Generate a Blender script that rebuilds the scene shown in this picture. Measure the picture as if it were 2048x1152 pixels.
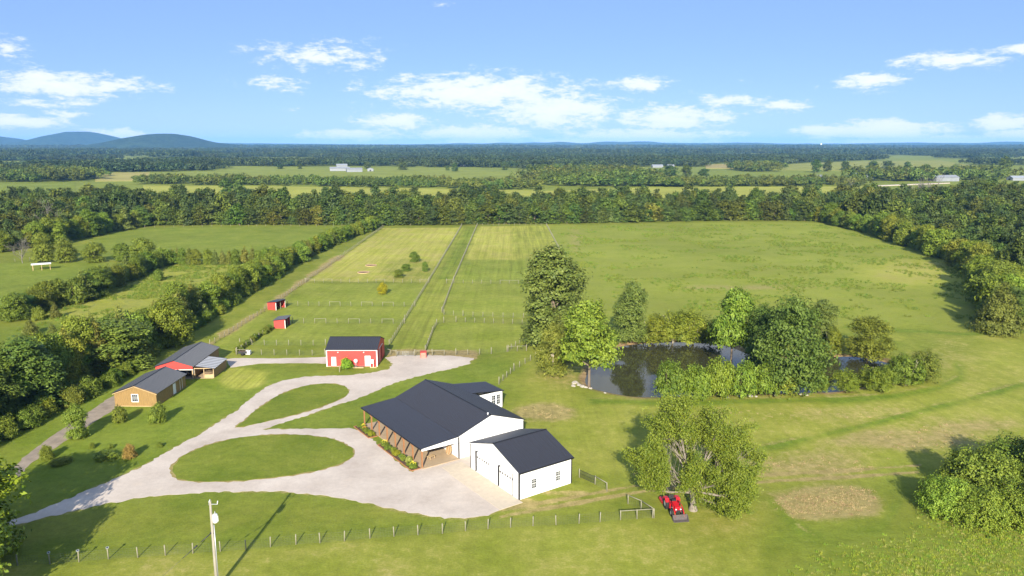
import bpy, bmesh, math, random
import numpy as np
from mathutils import Vector, Matrix
from mathutils.geometry import tessellate_polygon

for o in list(bpy.data.objects): bpy.data.objects.remove(o)
SC = bpy.context.scene
COL = SC.collection
R = math.radians

# ------------------------------------------------------------------ camera, sky, sun, exposure
CAM_H, FPX, YH = 46.0, 1490.0, 289.0          # drone height (m), focal length and horizon row of a 2048 wide frame
PITCH = math.atan((576 - YH) / FPX)
SP, CP = math.sin(PITCH), math.cos(PITCH)
cam = bpy.data.cameras.new('camera'); camo = bpy.data.objects.new('camera', cam); COL.objects.link(camo)
camo.location = (0, 0, CAM_H); camo.rotation_euler = (math.pi / 2 - PITCH, 0, 0)
cam.sensor_width = 36; cam.lens = FPX / 2048 * 36; cam.clip_start = 1; cam.clip_end = 80000
SC.camera = camo

SUN_EL, SUN_AZ = R(24.5), R(3.6)              # light travels towards +Y, a little towards +X
SUN_STRENGTH, SKY_STRENGTH, EXPOSURE = 4.8, 0.052, 1.10
SKY_TINT, CLOUD = (.86, .92, 1.22, 1), .54
SC.view_settings.view_transform = 'Standard'; SC.view_settings.look = 'None'
SC.view_settings.gamma = 1; SC.view_settings.use_curve_mapping = False
SC.view_settings.exposure = EXPOSURE
sun = bpy.data.lights.new('sun', 'SUN'); suno = bpy.data.objects.new('sun', sun); COL.objects.link(suno)
sun.energy = SUN_STRENGTH; sun.angle = R(0.6); sun.color = (1.0, 0.92, 0.78)
ldir = Vector((math.sin(SUN_AZ) * math.cos(SUN_EL), math.cos(SUN_AZ) * math.cos(SUN_EL), -math.sin(SUN_EL)))
suno.rotation_euler = ldir.to_track_quat('-Z', 'Y').to_euler(); suno.location = (0, -100, 200)

def den(py): return FPX * SP + (py - 576) * CP
def G(px, py, z=0.0):
    """plan position (m) of a surveyed point"""
    u, v = px - 1024, py - 576
    t = (CAM_H - z) / (FPX * SP + v * CP)
    return (u * t, (FPX * CP - v * SP) * t)
def ppm(py): return den(py) / CAM_H           # photo pixels per metre there

def build_world():
    w = bpy.data.worlds.new('World'); SC.world = w; w.use_nodes = True
    nt = w.node_tree; nt.nodes.clear(); N = nt.nodes.new; L = nt.links.new
    out = N('ShaderNodeOutputWorld'); 
    sky = N('ShaderNodeTexSky'); sky.sky_type = 'NISHITA'; sky.sun_disc = False
    sky.sun_elevation = SUN_EL; sky.sun_rotation = math.atan2(-ldir.x, -ldir.y)
    sky.altitude = 200; sky.air_density = .75; sky.dust_density = 0.05; sky.ozone_density = 2.5
    def M(op, a, b=None, c=None, clamp=False):
        n = N('ShaderNodeMath'); n.operation = op; n.use_clamp = clamp
        for i, x in enumerate((a, b, c)):
            if x is None: continue
            if isinstance(x, (int, float)): n.inputs[i].default_value = x
            else: L(x, n.inputs[i])
        return n.outputs[0]
    tc = N('ShaderNodeTexCoord'); sep = N('ShaderNodeSeparateXYZ'); L(tc.outputs['Generated'], sep.inputs[0])
    X, Y, Z = sep.outputs
    az = M('MULTIPLY', M('ARCTAN2', X, Y), 57.29578)
    el = M('MULTIPLY', M('ARCSINE', Z), 57.29578)
    def noise(sx, sy, scale, det, rough, off=0.0, dist=0.0):
        cmb = N('ShaderNodeCombineXYZ'); L(M('MULTIPLY', az, sx), cmb.inputs[0]); L(M('MULTIPLY', el, sy), cmb.inputs[1]); cmb.inputs[2].default_value = off
        n = N('ShaderNodeTexNoise'); n.inputs['Scale'].default_value = scale; n.inputs['Detail'].default_value = det
        n.inputs['Roughness'].default_value = rough; n.inputs['Distortion'].default_value = dist
        L(cmb.outputs[0], n.inputs['Vector']); return n.outputs['Fac']
    # cloud banks: (x, y, half width, half height, weight) as they stand round the horizon
    blobs = [(640,112,150,34,.95),(560,128,70,18,.4),(540,165,75,20,.9),(120,170,150,24,1.25),(215,182,40,16,.6),(100,207,95,13,.9),(120,228,60,12,.8),(15,95,45,26,.9),
             (960,185,215,38,1.35),(1110,222,135,38,1.35),(1010,160,80,20,.5),(1278,168,65,17,1.2),(1340,236,120,25,1.35),(785,243,85,18,1.3),(950,268,140,18,1.4),
             (1290,272,170,15,1.5),(1900,120,95,16,1.2),(2040,97,30,12,1.2),(1740,163,62,18,1.2),(1560,211,50,14,1.2),(1450,202,80,18,1.0),(1635,262,46,16,1.35),
             (1775,262,100,20,1.6),(1850,282,170,12,1.5),(2020,247,55,15,1.5),(2035,270,44,13,1.6),(225,271,60,12,1.4),(40,243,80,14,1.3),(890,6,30,8,.7),
             (700,271,110,13,1.3),(1860,246,60,9,.7),(290,174,55,10,.6),(760,190,60,16,.45),(560,218,40,16,.5),(1000,120,40,14,.4),(850,155,60,16,.5),(1590,158,30,12,.45),(1480,160,24,10,.4),(1140,283,80,9,1.5),(1820,165,40,10,.5)]
    V3 = N('ShaderNodeCombineXYZ'); L(az, V3.inputs[0]); L(el, V3.inputs[1]); tot = None; k = math.degrees(1 / FPX)
    for bx, by, hw, hh, wt in blobs:
        u, v = bx - 1024, by - 576; dy, dz = FPX * CP - v * SP, -(FPX * SP + v * CP)
        A = math.degrees(math.atan2(u, dy)); E = math.degrees(math.atan2(dz, math.hypot(u, dy))); a, b = 1 / (hw * k), 1 / (hh * k)
        ma = N('ShaderNodeVectorMath'); ma.operation = 'MULTIPLY_ADD'; L(V3.outputs[0], ma.inputs[0]); ma.inputs[1].default_value = (a, b, 0); ma.inputs[2].default_value = (-A * a, -E * b, 0)
        ln = N('ShaderNodeVectorMath'); ln.operation = 'LENGTH'; L(ma.outputs[0], ln.inputs[0])
        g = M('MULTIPLY_ADD', ln.outputs['Value'], -.62 * wt, wt * 1.08)
        tot = g if tot is None else M('MAXIMUM', tot, g)
    mask = M('MAXIMUM', tot, -.15)
    tint = N('ShaderNodeMix'); tint.data_type = 'RGBA'; tint.blend_type = 'MULTIPLY'; tint.inputs[0].default_value = 1; L(sky.outputs[0], tint.inputs[6]); tint.inputs[7].default_value = SKY_TINT
    veil = N('ShaderNodeMix'); veil.data_type = 'RGBA'; veil.inputs[0].default_value = .55; L(tint.outputs[2], veil.inputs[6]); veil.inputs[7].default_value = (3.35, 5.35, 9.6, 1)
    kk = CLOUD / SKY_STRENGTH
    def layer(dens, lo, hi):
        fac = N('ShaderNodeMapRange'); fac.interpolation_type = 'SMOOTHSTEP'; L(dens, fac.inputs['Value']); setv = fac.inputs
        setv['From Min'].default_value = lo; setv['From Max'].default_value = hi; setv['To Max'].default_value = .87
        core = N('ShaderNodeMapRange'); L(dens, core.inputs['Value']); core.inputs['From Min'].default_value = lo + .1; core.inputs['From Max'].default_value = hi + .35
        cc = N('ShaderNodeMix'); cc.data_type = 'RGBA'; L(core.outputs[0], cc.inputs[0]); cc.inputs[6].default_value = (.84 * kk, .90 * kk, 1.0 * kk, 1); cc.inputs[7].default_value = (1.0 * kk, 1.0 * kk, 1.0 * kk, 1)
        mx = N('ShaderNodeMix'); mx.data_type = 'RGBA'; L(fac.outputs[0], mx.inputs[0]); L(veil.outputs[2], mx.inputs[6]); L(cc.outputs[2], mx.inputs[7])
        b = N('ShaderNodeBackground'); L(mx.outputs[2], b.inputs[0]); b.inputs[1].default_value = SKY_STRENGTH; return b
    n1 = noise(.55, 1.7, 1.0, 8, .60, 0.0, .25); n2 = noise(2.2, 5.6, 1.0, 4, .6, 7.0, .2)
    dens = M('ADD', M('MULTIPLY', mask, 1.0), M('ADD', M('MULTIPLY', M('SUBTRACT', n1, .5), 1.9), M('MULTIPLY', M('SUBTRACT', n2, .5), .8)))
    front = layer(dens, .50, 1.08)
    # unseen cloud outside the view, cover raised to fill the shadows with light
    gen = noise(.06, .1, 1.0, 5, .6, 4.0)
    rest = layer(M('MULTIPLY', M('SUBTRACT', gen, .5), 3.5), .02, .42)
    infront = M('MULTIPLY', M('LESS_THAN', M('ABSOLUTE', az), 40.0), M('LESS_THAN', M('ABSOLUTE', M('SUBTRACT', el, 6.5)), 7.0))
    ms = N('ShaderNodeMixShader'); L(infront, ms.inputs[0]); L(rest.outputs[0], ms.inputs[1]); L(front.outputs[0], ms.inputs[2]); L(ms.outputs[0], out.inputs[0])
build_world()
SC.cycles.use_denoising = True
SC.cycles.max_bounces = 6; SC.cycles.diffuse_bounces = 3; SC.cycles.transparent_max_bounces = 8; SC.cycles.volume_bounces = 0

# ------------------------------------------------------------------ helpers
def tag(o, label=None, cat=None, group=None, kind=None):
    if label: o['label'] = label
    if cat: o['category'] = cat
    if group: o['group'] = group
    if kind: o['kind'] = kind
    return o
def empty(name, loc=(0, 0, 0), rz=0.0, label=None, cat=None, group=None):
    o = bpy.data.objects.new(name, None); COL.objects.link(o); o.location = loc; o.rotation_euler = (0, 0, rz)
    o.empty_display_size = .2
    return tag(o, label, cat, group)
def link(name, mesh, parent=None, loc=(0, 0, 0), rot=(0, 0, 0), scale=(1, 1, 1)):
    o = bpy.data.objects.new(name, mesh); COL.objects.link(o); o.parent = parent
    o.location = loc; o.rotation_euler = rot; o.scale = scale
    return o
ORD = lambda n: f"{n}{'th' if 10 <= n % 100 <= 20 else {1: 'st', 2: 'nd', 3: 'rd'}.get(n % 10, 'th')}"

class MB:
    """collects geometry of one part"""
    def __init__(s): s.v = []; s.f = []; s.sm = []
    def add(s, vs, fs, smooth=False):
        n = len(s.v); s.v += [tuple(v) for v in vs]; s.f += [tuple(i + n for i in f) for f in fs]; s.sm += [smooth] * len(fs); return s
    def box(s, x0, x1, y0, y1, z0, z1):
        return s.add([(x, y, z) for z in (z0, z1) for y in (y0, y1) for x in (x0, x1)],
                     [(0, 2, 3, 1), (4, 5, 7, 6), (0, 1, 5, 4), (2, 6, 7, 3), (0, 4, 6, 2), (1, 3, 7, 5)])
    def hexa(s, b, t):   # bottom 4, top 4 points in ring order (ccw from above)
        return s.add(list(b) + list(t), [(3, 2, 1, 0), (4, 5, 6, 7), (0, 1, 5, 4), (1, 2, 6, 5), (2, 3, 7, 6), (3, 0, 4, 7)])
    def prism(s, pts, axis, a, b):   # 2d polygon extruded along axis 0/1/2
        def P(p, t): q = [p[0], p[1]]; q.insert(axis, t); return tuple(q)
        n = len(pts); vs = [P(p, a) for p in pts] + [P(p, b) for p in pts]
        fs = [tuple(range(n)), tuple(range(2 * n - 1, n - 1, -1))] + [(i, n + i, n + (i + 1) % n, (i + 1) % n) for i in range(n)]
        return s.add(vs, fs)
    def tube(s, pts, rad, sides=6, cap=True, smooth=True):
        pts = [Vector(p) for p in pts]; rad = rad if isinstance(rad, (list, tuple)) else [rad] * len(pts)
        n0 = len(s.v); ring = []
        up = Vector((0, 0, 1))
        for i, p in enumerate(pts):
            d = (pts[min(i + 1, len(pts) - 1)] - pts[max(i - 1, 0)]).normalized()
            a = d.cross(up if abs(d.z) < .95 else Vector((1, 0, 0))).normalized(); b = d.cross(a)
            ring.append(range(len(s.v), len(s.v) + sides))
            for k in range(sides):
                t = 2 * math.pi * k / sides; s.v.append(tuple(p + (a * math.cos(t) + b * math.sin(t)) * rad[i]))
        for i in range(len(pts) - 1):
            for k in range(sides):
                s.f.append((ring[i][k], ring[i][(k + 1) % sides], ring[i + 1][(k + 1) % sides], ring[i + 1][k])); s.sm.append(smooth)
        if cap:
            s.f.append(tuple(ring[0])[::-1]); s.f.append(tuple(ring[-1])); s.sm += [False, False]
        return s
    def lathe(s, prof, c=(0, 0, 0), sides=16, axis=2, smooth=True):
        n = len(s.v); k = len(prof)
        for i in range(sides):
            t = 2 * math.pi * i / sides
            for r, z in prof:
                q = [r * math.cos(t), r * math.sin(t)]; q.insert(axis, z); s.v.append((q[0] + c[0], q[1] + c[1], q[2] + c[2]))
        for i in range(sides):
            j = (i + 1) % sides
            for m in range(k - 1):
                s.f.append((n + i * k + m, n + j * k + m, n + j * k + m + 1, n + i * k + m + 1)); s.sm.append(smooth)
        return s
    def mesh(s, name, mat=None):
        me = bpy.data.meshes.new(name); me.from_pydata(s.v, [], s.f)
        me.polygons.foreach_set('use_smooth', s.sm)
        if mat: me.materials.append(mat)
        bm = bmesh.new(); bm.from_mesh(me); bmesh.ops.recalc_face_normals(bm, faces=bm.faces); bm.to_mesh(me); bm.free()
        return me
    def build(s, name, mat, parent=None, **k): return link(name, s.mesh(name, mat), parent, **k)
def BOX(*a): return MB().box(*a)

# ------------------------------------------------------------------ materials
def nodes(name):
    m = bpy.data.materials.new(name); m.use_nodes = True; nt = m.node_tree
    return m, nt, nt.nodes.new, nt.links.new, nt.nodes['Principled BSDF']
def setin(n, **k):
    for a, b in k.items(): n.inputs[a.replace('_', ' ')].default_value = b
def simple(name, col, rough=.6, var=.12, scale=3.0, metal=0.0, bump=0.0, spec=.4, stretch=(1, 1, 1), coord='Object'):
    m, nt, N, L, p = nodes(name)
    tc = N('ShaderNodeTexCoord'); mp = N('ShaderNodeMapping'); mp.inputs['Scale'].default_value = stretch; L(tc.outputs[coord], mp.inputs[0])
    n = N('ShaderNodeTexNoise'); setin(n, Scale=scale, Detail=6.0, Roughness=.6); L(mp.outputs[0], n.inputs['Vector'])
    r = N('ShaderNodeMapRange'); L(n.outputs['Fac'], r.inputs[0]); setin(r, From_Min=.25, From_Max=.75, To_Min=1 - var, To_Max=1 + var)
    mx = N('ShaderNodeMix'); mx.data_type = 'RGBA'; mx.blend_type = 'MULTIPLY'; mx.inputs[0].default_value = 1
    mx.inputs[6].default_value = (*col, 1); L(r.outputs[0], mx.inputs[7]); L(mx.outputs[2], p.inputs['Base Color'])
    setin(p, Roughness=rough, Metallic=metal); p.inputs['Specular IOR Level'].default_value = spec
    if bump:
        b = N('ShaderNodeBump'); setin(b, Strength=bump, Distance=.05); L(n.outputs['Fac'], b.inputs['Height']); L(b.outputs[0], p.inputs['Normal'])
    return m
MT = {}
MT['white_metal'] = simple('white_metal', (.80, .80, .80), .45, .04, 1.5)
MT['white_paint'] = simple('white_paint', (.78, .77, .74), .5, .06, 2)
MT['pale_grey'] = simple('pale_grey', (.22, .235, .25), .5, .15, .3)
MT['black_trim'] = simple('black_trim', (.012, .012, .014), .4, .1)
MT['roof_metal'] = simple('roof_metal', (.031, .031, .037), .42, .16, .8, spec=.5, stretch=(1, .2, 1))
MT['roof_grey'] = simple('roof_grey', (.036, .041, .052), .45, .2, .8, spec=.5)
MT['red_metal'] = simple('red_metal', (.52, .055, .045), .5, .08, 1.2)
MT['red_wood'] = simple('red_wood', (.42, .05, .04), .65, .15, 2)
MT['siding'] = simple('siding', (.255, .162, .058), .75, .35, 2.2, stretch=(6, 6, .5), bump=.3)
MT['siding_dark'] = MT['siding']
MT['timber'] = simple('timber', (.30, .14, .06), .7, .25, 3, stretch=(4, 4, .6))
MT['pale_wood'] = simple('pale_wood', (.46, .33, .18), .75, .2, 4)
MT['post_wood'] = simple('post_wood', (.24, .225, .155), .8, .3, 5, stretch=(3, 3, .6))
MT['pole_wood'] = simple('pole_wood', (.29, .265, .21), .8, .25, 4, stretch=(4, 4, .3))
MT['wire'] = simple('wire', (.10, .105, .09), .5, .1, metal=.3)
MT['concrete'] = simple('concrete', (.50, .425, .32), .8, .1, 1.5)
MT['slab'] = simple('slab', (.40, .30, .19), .7, .1, 1.2)
MT['mulch'] = simple('mulch', (.09, .05, .032), .9, .4, 9, bump=.6)
MT['stone'] = simple('stone', (.36, .33, .28), .85, .3, 4, bump=.4)
MT['glass'] = simple('glass', (.03, .04, .05), .08, .1, spec=.6)
MT['galv'] = simple('galv', (.45, .47, .48), .4, .12, 3, metal=.5)
MT['tyre'] = simple('tyre', (.02, .02, .02), .85, .2)
MT['tractor_red'] = simple('tractor_red', (.50, .012, .02), .3, .08)
MT['seat_black'] = simple('seat_black', (.02, .02, .022), .6, .1)
MT['bucket_grey'] = simple('bucket_grey', (.10, .085, .08), .6, .3, 5)
MT['rim_white'] = simple('rim_white', (.75, .72, .66), .5, .08)
MT['plastic_dark'] = simple('plastic_dark', (.03, .032, .035), .5, .1)
MT['car_paint'] = simple('car_paint', (.02, .022, .026), .2, .05)
MT['silver'] = simple('silver', (.6, .62, .64), .35, .08)
MT['bark'] = simple('bark', (.16, .125, .09), .9, .35, 3, stretch=(3, 3, .6), bump=.4)
MT['bark_pale'] = simple('bark_pale', (.36, .31, .245), .85, .3, 2, stretch=(2, 2, .6), bump=.3)
MT['bark_hero'] = simple('bark_hero', (.22, .19, .15), .85, .35, 2, stretch=(2, 2, .6), bump=.4)
MT['bark_dead'] = simple('bark_dead', (.19, .17, .145), .9, .2, 3)

def gravel_mat():
    m, nt, N, L, p = nodes('gravel')
    g = N('ShaderNodeNewGeometry')
    def nz(s, d, r=.6):
        n = N('ShaderNodeTexNoise'); setin(n, Scale=s, Detail=d, Roughness=r); L(g.outputs['Position'], n.inputs['Vector']); return n.outputs['Fac']
    rm = N('ShaderNodeValToRGB'); L(nz(.16, 5), rm.inputs[0])
    e = rm.color_ramp.elements; e[0].position = .32; e[0].color = (.43, .365, .305, 1); e[1].position = .7; e[1].color = (.565, .495, .42, 1)
    rf = N('ShaderNodeMapRange'); L(nz(1.5, 9, .8), rf.inputs[0]); setin(rf, From_Min=.3, From_Max=.7, To_Min=.88, To_Max=1.10)
    mx = N('ShaderNodeMix'); mx.data_type = 'RGBA'; mx.blend_type = 'MULTIPLY'; mx.inputs[0].default_value = 1
    L(rm.outputs[0], mx.inputs[6]); L(rf.outputs[0], mx.inputs[7])
    # scuffed dusty spots
    sp = N('ShaderNodeMapRange'); L(nz(.55, 4, .5), sp.inputs[0]); setin(sp, From_Min=.6, From_Max=.72, To_Min=0, To_Max=.35)
    m2 = N('ShaderNodeMix'); m2.data_type = 'RGBA'; L(sp.outputs[0], m2.inputs[0]); L(mx.outputs[2], m2.inputs[6]); m2.inputs[7].default_value = (.56, .47, .37, 1)
    L(m2.outputs[2], p.inputs['Base Color']); setin(p, Roughness=.95); p.inputs['Specular IOR Level'].default_value = .15
    b = N('ShaderNodeBump'); setin(b, Strength=.3, Distance=.05); L(nz(5, 6, .7), b.inputs['Height']); L(b.outputs[0], p.inputs['Normal'])
    return m
MT['gravel'] = gravel_mat()
MT['stripe_pale'] = simple('stripe_pale', (.20, .22, .26), .4, .1, .8)
MT['dirt'] = simple('dirt', (.27, .22, .165), .95, .3, .6, bump=.3)
MT['roof_blue'] = simple('roof_blue', (.04, .05, .075), .4, .15, .8)

ALLEY = Vector((*G(923.5, 451.8), 0)) - Vector((*G(778.6, 692), 0))   # mowing direction of the paddocks
ALLEY_ANG = math.atan2(ALLEY.x, ALLEY.y)
def ground_mat():
    m, nt, N, L, p = nodes('grassland')
    g = N('ShaderNodeNewGeometry')
    def att(n): a = N('ShaderNodeAttribute'); a.attribute_name = n; return a.outputs['Fac']
    def nz(s, d, r=.6, vec=None, off=None):
        n = N('ShaderNodeTexNoise'); setin(n, Scale=s, Detail=d, Roughness=r); L(vec or g.outputs['Position'], n.inputs['Vector']); return n.outputs['Fac']
    def mr(x, a, b, c, d):
        r = N('ShaderNodeMapRange'); L(x, r.inputs[0]); setin(r, From_Min=a, From_Max=b, To_Min=c, To_Max=d); return r.outputs[0]
    def mix(f, a, b, mode='MIX'):
        x = N('ShaderNodeMix'); x.data_type = 'RGBA'; x.blend_type = mode
        for i, q in ((0, f), (6, a), (7, b)):
            if isinstance(q, tuple): x.inputs[i].default_value = (*q, 1)
            elif isinstance(q, (int, float)): x.inputs[i].default_value = q
            else: L(q, x.inputs[i])
        return x.outputs[2]
    def mt(op, a, b, clamp=False):
        n = N('ShaderNodeMath'); n.operation = op; n.use_clamp = clamp
        for i, q in enumerate((a, b)):
            if isinstance(q, (int, float)): n.inputs[i].default_value = q
            else: L(q, n.inputs[i])
        return n.outputs[0]
    big, mid, fine, tiny = nz(.018, 4), nz(.11, 5, .65), nz(.7, 6, .7), nz(3.5, 4, .7)
    green = mix(mr(mid, .35, .65, 0, 1), (.115, .150, .014), (.190, .208, .028))
    green = mix(att('lush'), green, mix(mr(mt('ADD', mt('MULTIPLY', mid, .6), mt('MULTIPLY', fine, .4)), .36, .64, 0, 1), (.092, .150, .011), (.142, .196, .019)))
    hay = mix(mr(mid, .3, .7, 0, 1), (.270, .288, .034), (.365, .345, .074))
    c = mix(att('hay'), green, hay)
    # dry streaks and thatch, strongest where 'dry' is high
    dn = mt('ADD', mt('MULTIPLY', mid, .34), mt('ADD', mt('MULTIPLY', fine, .42), mt('MULTIPLY', tiny, .24)))
    dm = mt('MULTIPLY', att('dry'), 1.0)
    th = mr(mt('ADD', dn, mt('MULTIPLY', mt('SUBTRACT', dm, .5), .62)), .47, .66, 0, .85)
    c = mix(th, c, mix(mr(fine, .3, .7, 0, 1), (.25, .20, .070), (.345, .27, .115)))
    # mowing stripes
    mp = N('ShaderNodeMapping'); mp.inputs['Rotation'].default_value = (0, 0, ALLEY_ANG); L(g.outputs['Position'], mp.inputs[0])
    w = N('ShaderNodeTexWave'); w.bands_direction = 'X'; setin(w, Scale=.085, Distortion=1.2, Detail=2.0, Detail_Scale=.6); L(mp.outputs[0], w.inputs['Vector'])
    st = N('ShaderNodeMapping'); st.inputs['Rotation'].default_value = (0, 0, ALLEY_ANG); st.inputs['Scale'].default_value = (1.1, .03, 1); L(g.outputs['Position'], st.inputs[0])
    streak = nz(1.0, 3, .6, st.outputs[0])
    sf = mt('MULTIPLY', att('stripe'), mt('ADD', mt('MULTIPLY', mt('SUBTRACT', w.outputs['Fac'], .5), .16), mt('MULTIPLY', mt('SUBTRACT', streak, .5), 1.35)))
    c = mix(1.0, c, mt('ADD', sf, 1.0), 'MULTIPLY')
    # tussocks and weeds in rough grass
    ru = att('rough')
    wd = mt('MULTIPLY', ru, mr(mt('ADD', mt('MULTIPLY', fine, .6), mt('MULTIPLY', mid, .4)), .50, .64, 0, .75))
    c = mix(wd, c, (.062, .112, .016))
    c = mix(att('soil'), c, mix(mr(fine, .3, .7, 0, 1), (.20, .125, .065), (.33, .22, .12)))
    f2 = mt('MULTIPLY', mr(fine, .25, .75, .80, 1.22), mr(tiny, .25, .75, .82, 1.2))
    f3 = mt('MULTIPLY', f2, mr(big, .3, .7, .86, 1.14))
    c = mix(1.0, c, f3, 'MULTIPLY')
    L(c, p.inputs['Base Color']); setin(p, Roughness=.9); p.inputs['Specular IOR Level'].default_value = .12
    hgt = mt('ADD', mt('MULTIPLY', fine, mt('ADD', mt('MULTIPLY', ru, 1.4), .35)), mt('MULTIPLY', tiny, .22))
    b = N('ShaderNodeBump'); setin(b, Strength=.55, Distance=.35); L(hgt, b.inputs['Height']); L(b.outputs[0], p.inputs['Normal'])
    return m
MT['grass'] = ground_mat()

def leaf_mat(name, dark, light, trans=.14, hue=.02, val=.14, tip=None):
    m, nt, N, L, p = nodes(name)
    a = N('ShaderNodeAttribute'); a.attribute_name = 'tint'
    oi = N('ShaderNodeObjectInfo')
    rp = N('ShaderNodeValToRGB'); L(a.outputs['Fac'], rp.inputs[0])
    e = rp.color_ramp.elements; e[0].position = .1; e[0].color = (*dark, 1); e[1].position = .9; e[1].color = (*light, 1)
    if tip: q = rp.color_ramp.elements.new(.985); q.color = (*tip, 1)
    hs = N('ShaderNodeHueSaturation'); L(rp.outputs[0], hs.inputs['Color'])
    r1 = N('ShaderNodeMapRange'); L(oi.outputs['Random'], r1.inputs[0]); setin(r1, To_Min=.5 - hue, To_Max=.5 + hue); L(r1.outputs[0], hs.inputs['Hue'])
    ml = N('ShaderNodeMath'); ml.operation = 'FRACT'; mm = N('ShaderNodeMath'); mm.operation = 'MULTIPLY'; L(oi.outputs['Random'], mm.inputs[0]); mm.inputs[1].default_value = 17.3; L(mm.outputs[0], ml.inputs[0])
    r2 = N('ShaderNodeMapRange'); L(ml.outputs[0], r2.inputs[0]); setin(r2, To_Min=1 - val, To_Max=1 + val); L(r2.outputs[0], hs.inputs['Value'])
    mc = N('ShaderNodeMix'); mc.data_type = 'RGBA'; mc.blend_type = 'MULTIPLY'; mc.inputs[0].default_value = 1; L(hs.outputs[0], mc.inputs[6]); L(oi.outputs['Color'], mc.inputs[7])
    L(mc.outputs[2], p.inputs['Base Color']); setin(p, Roughness=.55); p.inputs['Specular IOR Level'].default_value = .22
    tr = N('ShaderNodeBsdfTranslucent'); L(mc.outputs[2], tr.inputs[0])
    mxs = N('ShaderNodeMixShader'); mxs.inputs[0].default_value = trans; L(p.outputs[0], mxs.inputs[1]); L(tr.outputs[0], mxs.inputs[2])
    L(mxs.outputs[0], nt.nodes['Material Output'].inputs[0])
    return m
MT['leaf'] = leaf_mat('leaf', (0.088, 0.137, 0.015), (0.238, 0.293, 0.034))
MT['leaf_bright'] = leaf_mat('leaf_bright', (0.095, 0.157, 0.013), (0.270, 0.335, 0.037))
MT['leaf_dark'] = leaf_mat('leaf_dark', (0.072, 0.122, 0.023), (0.176, 0.240, 0.044))
MT['leaf_cedar'] = leaf_mat('leaf_cedar', (0.088, 0.112, 0.020), (0.201, 0.226, 0.039), .1)
MT['leaf_willow'] = leaf_mat('leaf_willow', (0.099, 0.138, 0.017), (0.275, 0.302, 0.045), .3)
MT['leaf_belt'] = leaf_mat('leaf_belt', (0.048, 0.077, 0.012), (0.150, 0.186, 0.026), .2, .03, .35)
MT['leaf_belt_dark'] = leaf_mat('leaf_belt_dark', (0.043, 0.073, 0.018), (0.110, 0.150, 0.033), .2, .02, .3)
MT['leaf_line'] = leaf_mat('leaf_line', (.050, .078, .012), (.150, .185, .028), .12, .03, .2)
MT['leaf_grey'] = leaf_mat('leaf_grey', (.08, .09, .045), (.17, .17, .10))
MT['leaf_far'] = leaf_mat('leaf_far', (.026, .046, .016), (.075, .108, .032), .1, .02, .3)  # cloud shadow over the far woods is put into these darker greens
MT['flower'] = simple('flower', (.75, .35, .06), .7, .5, 12)
MT['flower_yellow'] = simple('flower_yellow', (.85, .70, .05), .7, .3, 12)

def water_mat():
    m, nt, N, L, p = nodes('pond_water')
    p.inputs['Base Color'].default_value = (.040, .040, .018, 1); setin(p, Roughness=.04, IOR=1.33)
    p.inputs['Specular IOR Level'].default_value = .5
    g = N('ShaderNodeNewGeometry'); n = N('ShaderNodeTexNoise'); setin(n, Scale=.9, Detail=3.0); L(g.outputs['Position'], n.inputs['Vector'])
    b = N('ShaderNodeBump'); setin(b, Strength=.035, Distance=.03); L(n.outputs['Fac'], b.inputs['Height']); L(b.outputs[0], p.inputs['Normal'])
    return m
MT['water'] = water_mat()

# ------------------------------------------------------------------ plan polygons
def poly(pts, smooth=0):
    P = [G(*p) for p in pts]
    if not smooth: return P
    out = []; n = len(P)
    for i in range(n):
        p0, p1, p2, p3 = (np.array(P[(i + k) % n]) for k in (-1, 0, 1, 2))
        for j in range(smooth):
            t = j / smooth
            out.append(tuple(.5 * ((2 * p1) + (-p0 + p2) * t + (2 * p0 - 5 * p1 + 4 * p2 - p3) * t * t + (-p0 + 3 * p1 - 3 * p2 + p3) * t ** 3)))
    return out
def sdist(X, Y, P):
    """signed distance to a polygon, negative inside"""
    P = np.array(P); d = np.full(X.shape, 1e9); ins = np.zeros(X.shape, bool)
    for a, b in zip(P, np.roll(P, -1, 0)):
        e = b - a; L2 = (e @ e) + 1e-9
        t = np.clip(((X - a[0]) * e[0] + (Y - a[1]) * e[1]) / L2, 0, 1)
        d = np.minimum(d, np.hypot(X - a[0] - t * e[0], Y - a[1] - t * e[1]))
        if abs(e[1]) > 1e-9:
            c = ((a[1] > Y) != (b[1] > Y)) & (X < e[0] * (Y - a[1]) / e[1] + a[0]); ins ^= c
    return np.where(ins, -d, d)
def vnoise(X, Y, scale, seed=0):
    rng = np.random.RandomState(seed); T = rng.rand(256, 256)
    x, y = X / scale + 500, Y / scale + 500; i, j = np.floor(x).astype(int), np.floor(y).astype(int); fx, fy = x - i, y - j
    fx, fy = fx * fx * (3 - 2 * fx), fy * fy * (3 - 2 * fy)
    g = lambda a, b: T[a % 256, b % 256]
    return (g(i, j) * (1 - fx) + g(i + 1, j) * fx) * (1 - fy) + (g(i, j + 1) * (1 - fx) + g(i + 1, j + 1) * fx) * fy

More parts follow.
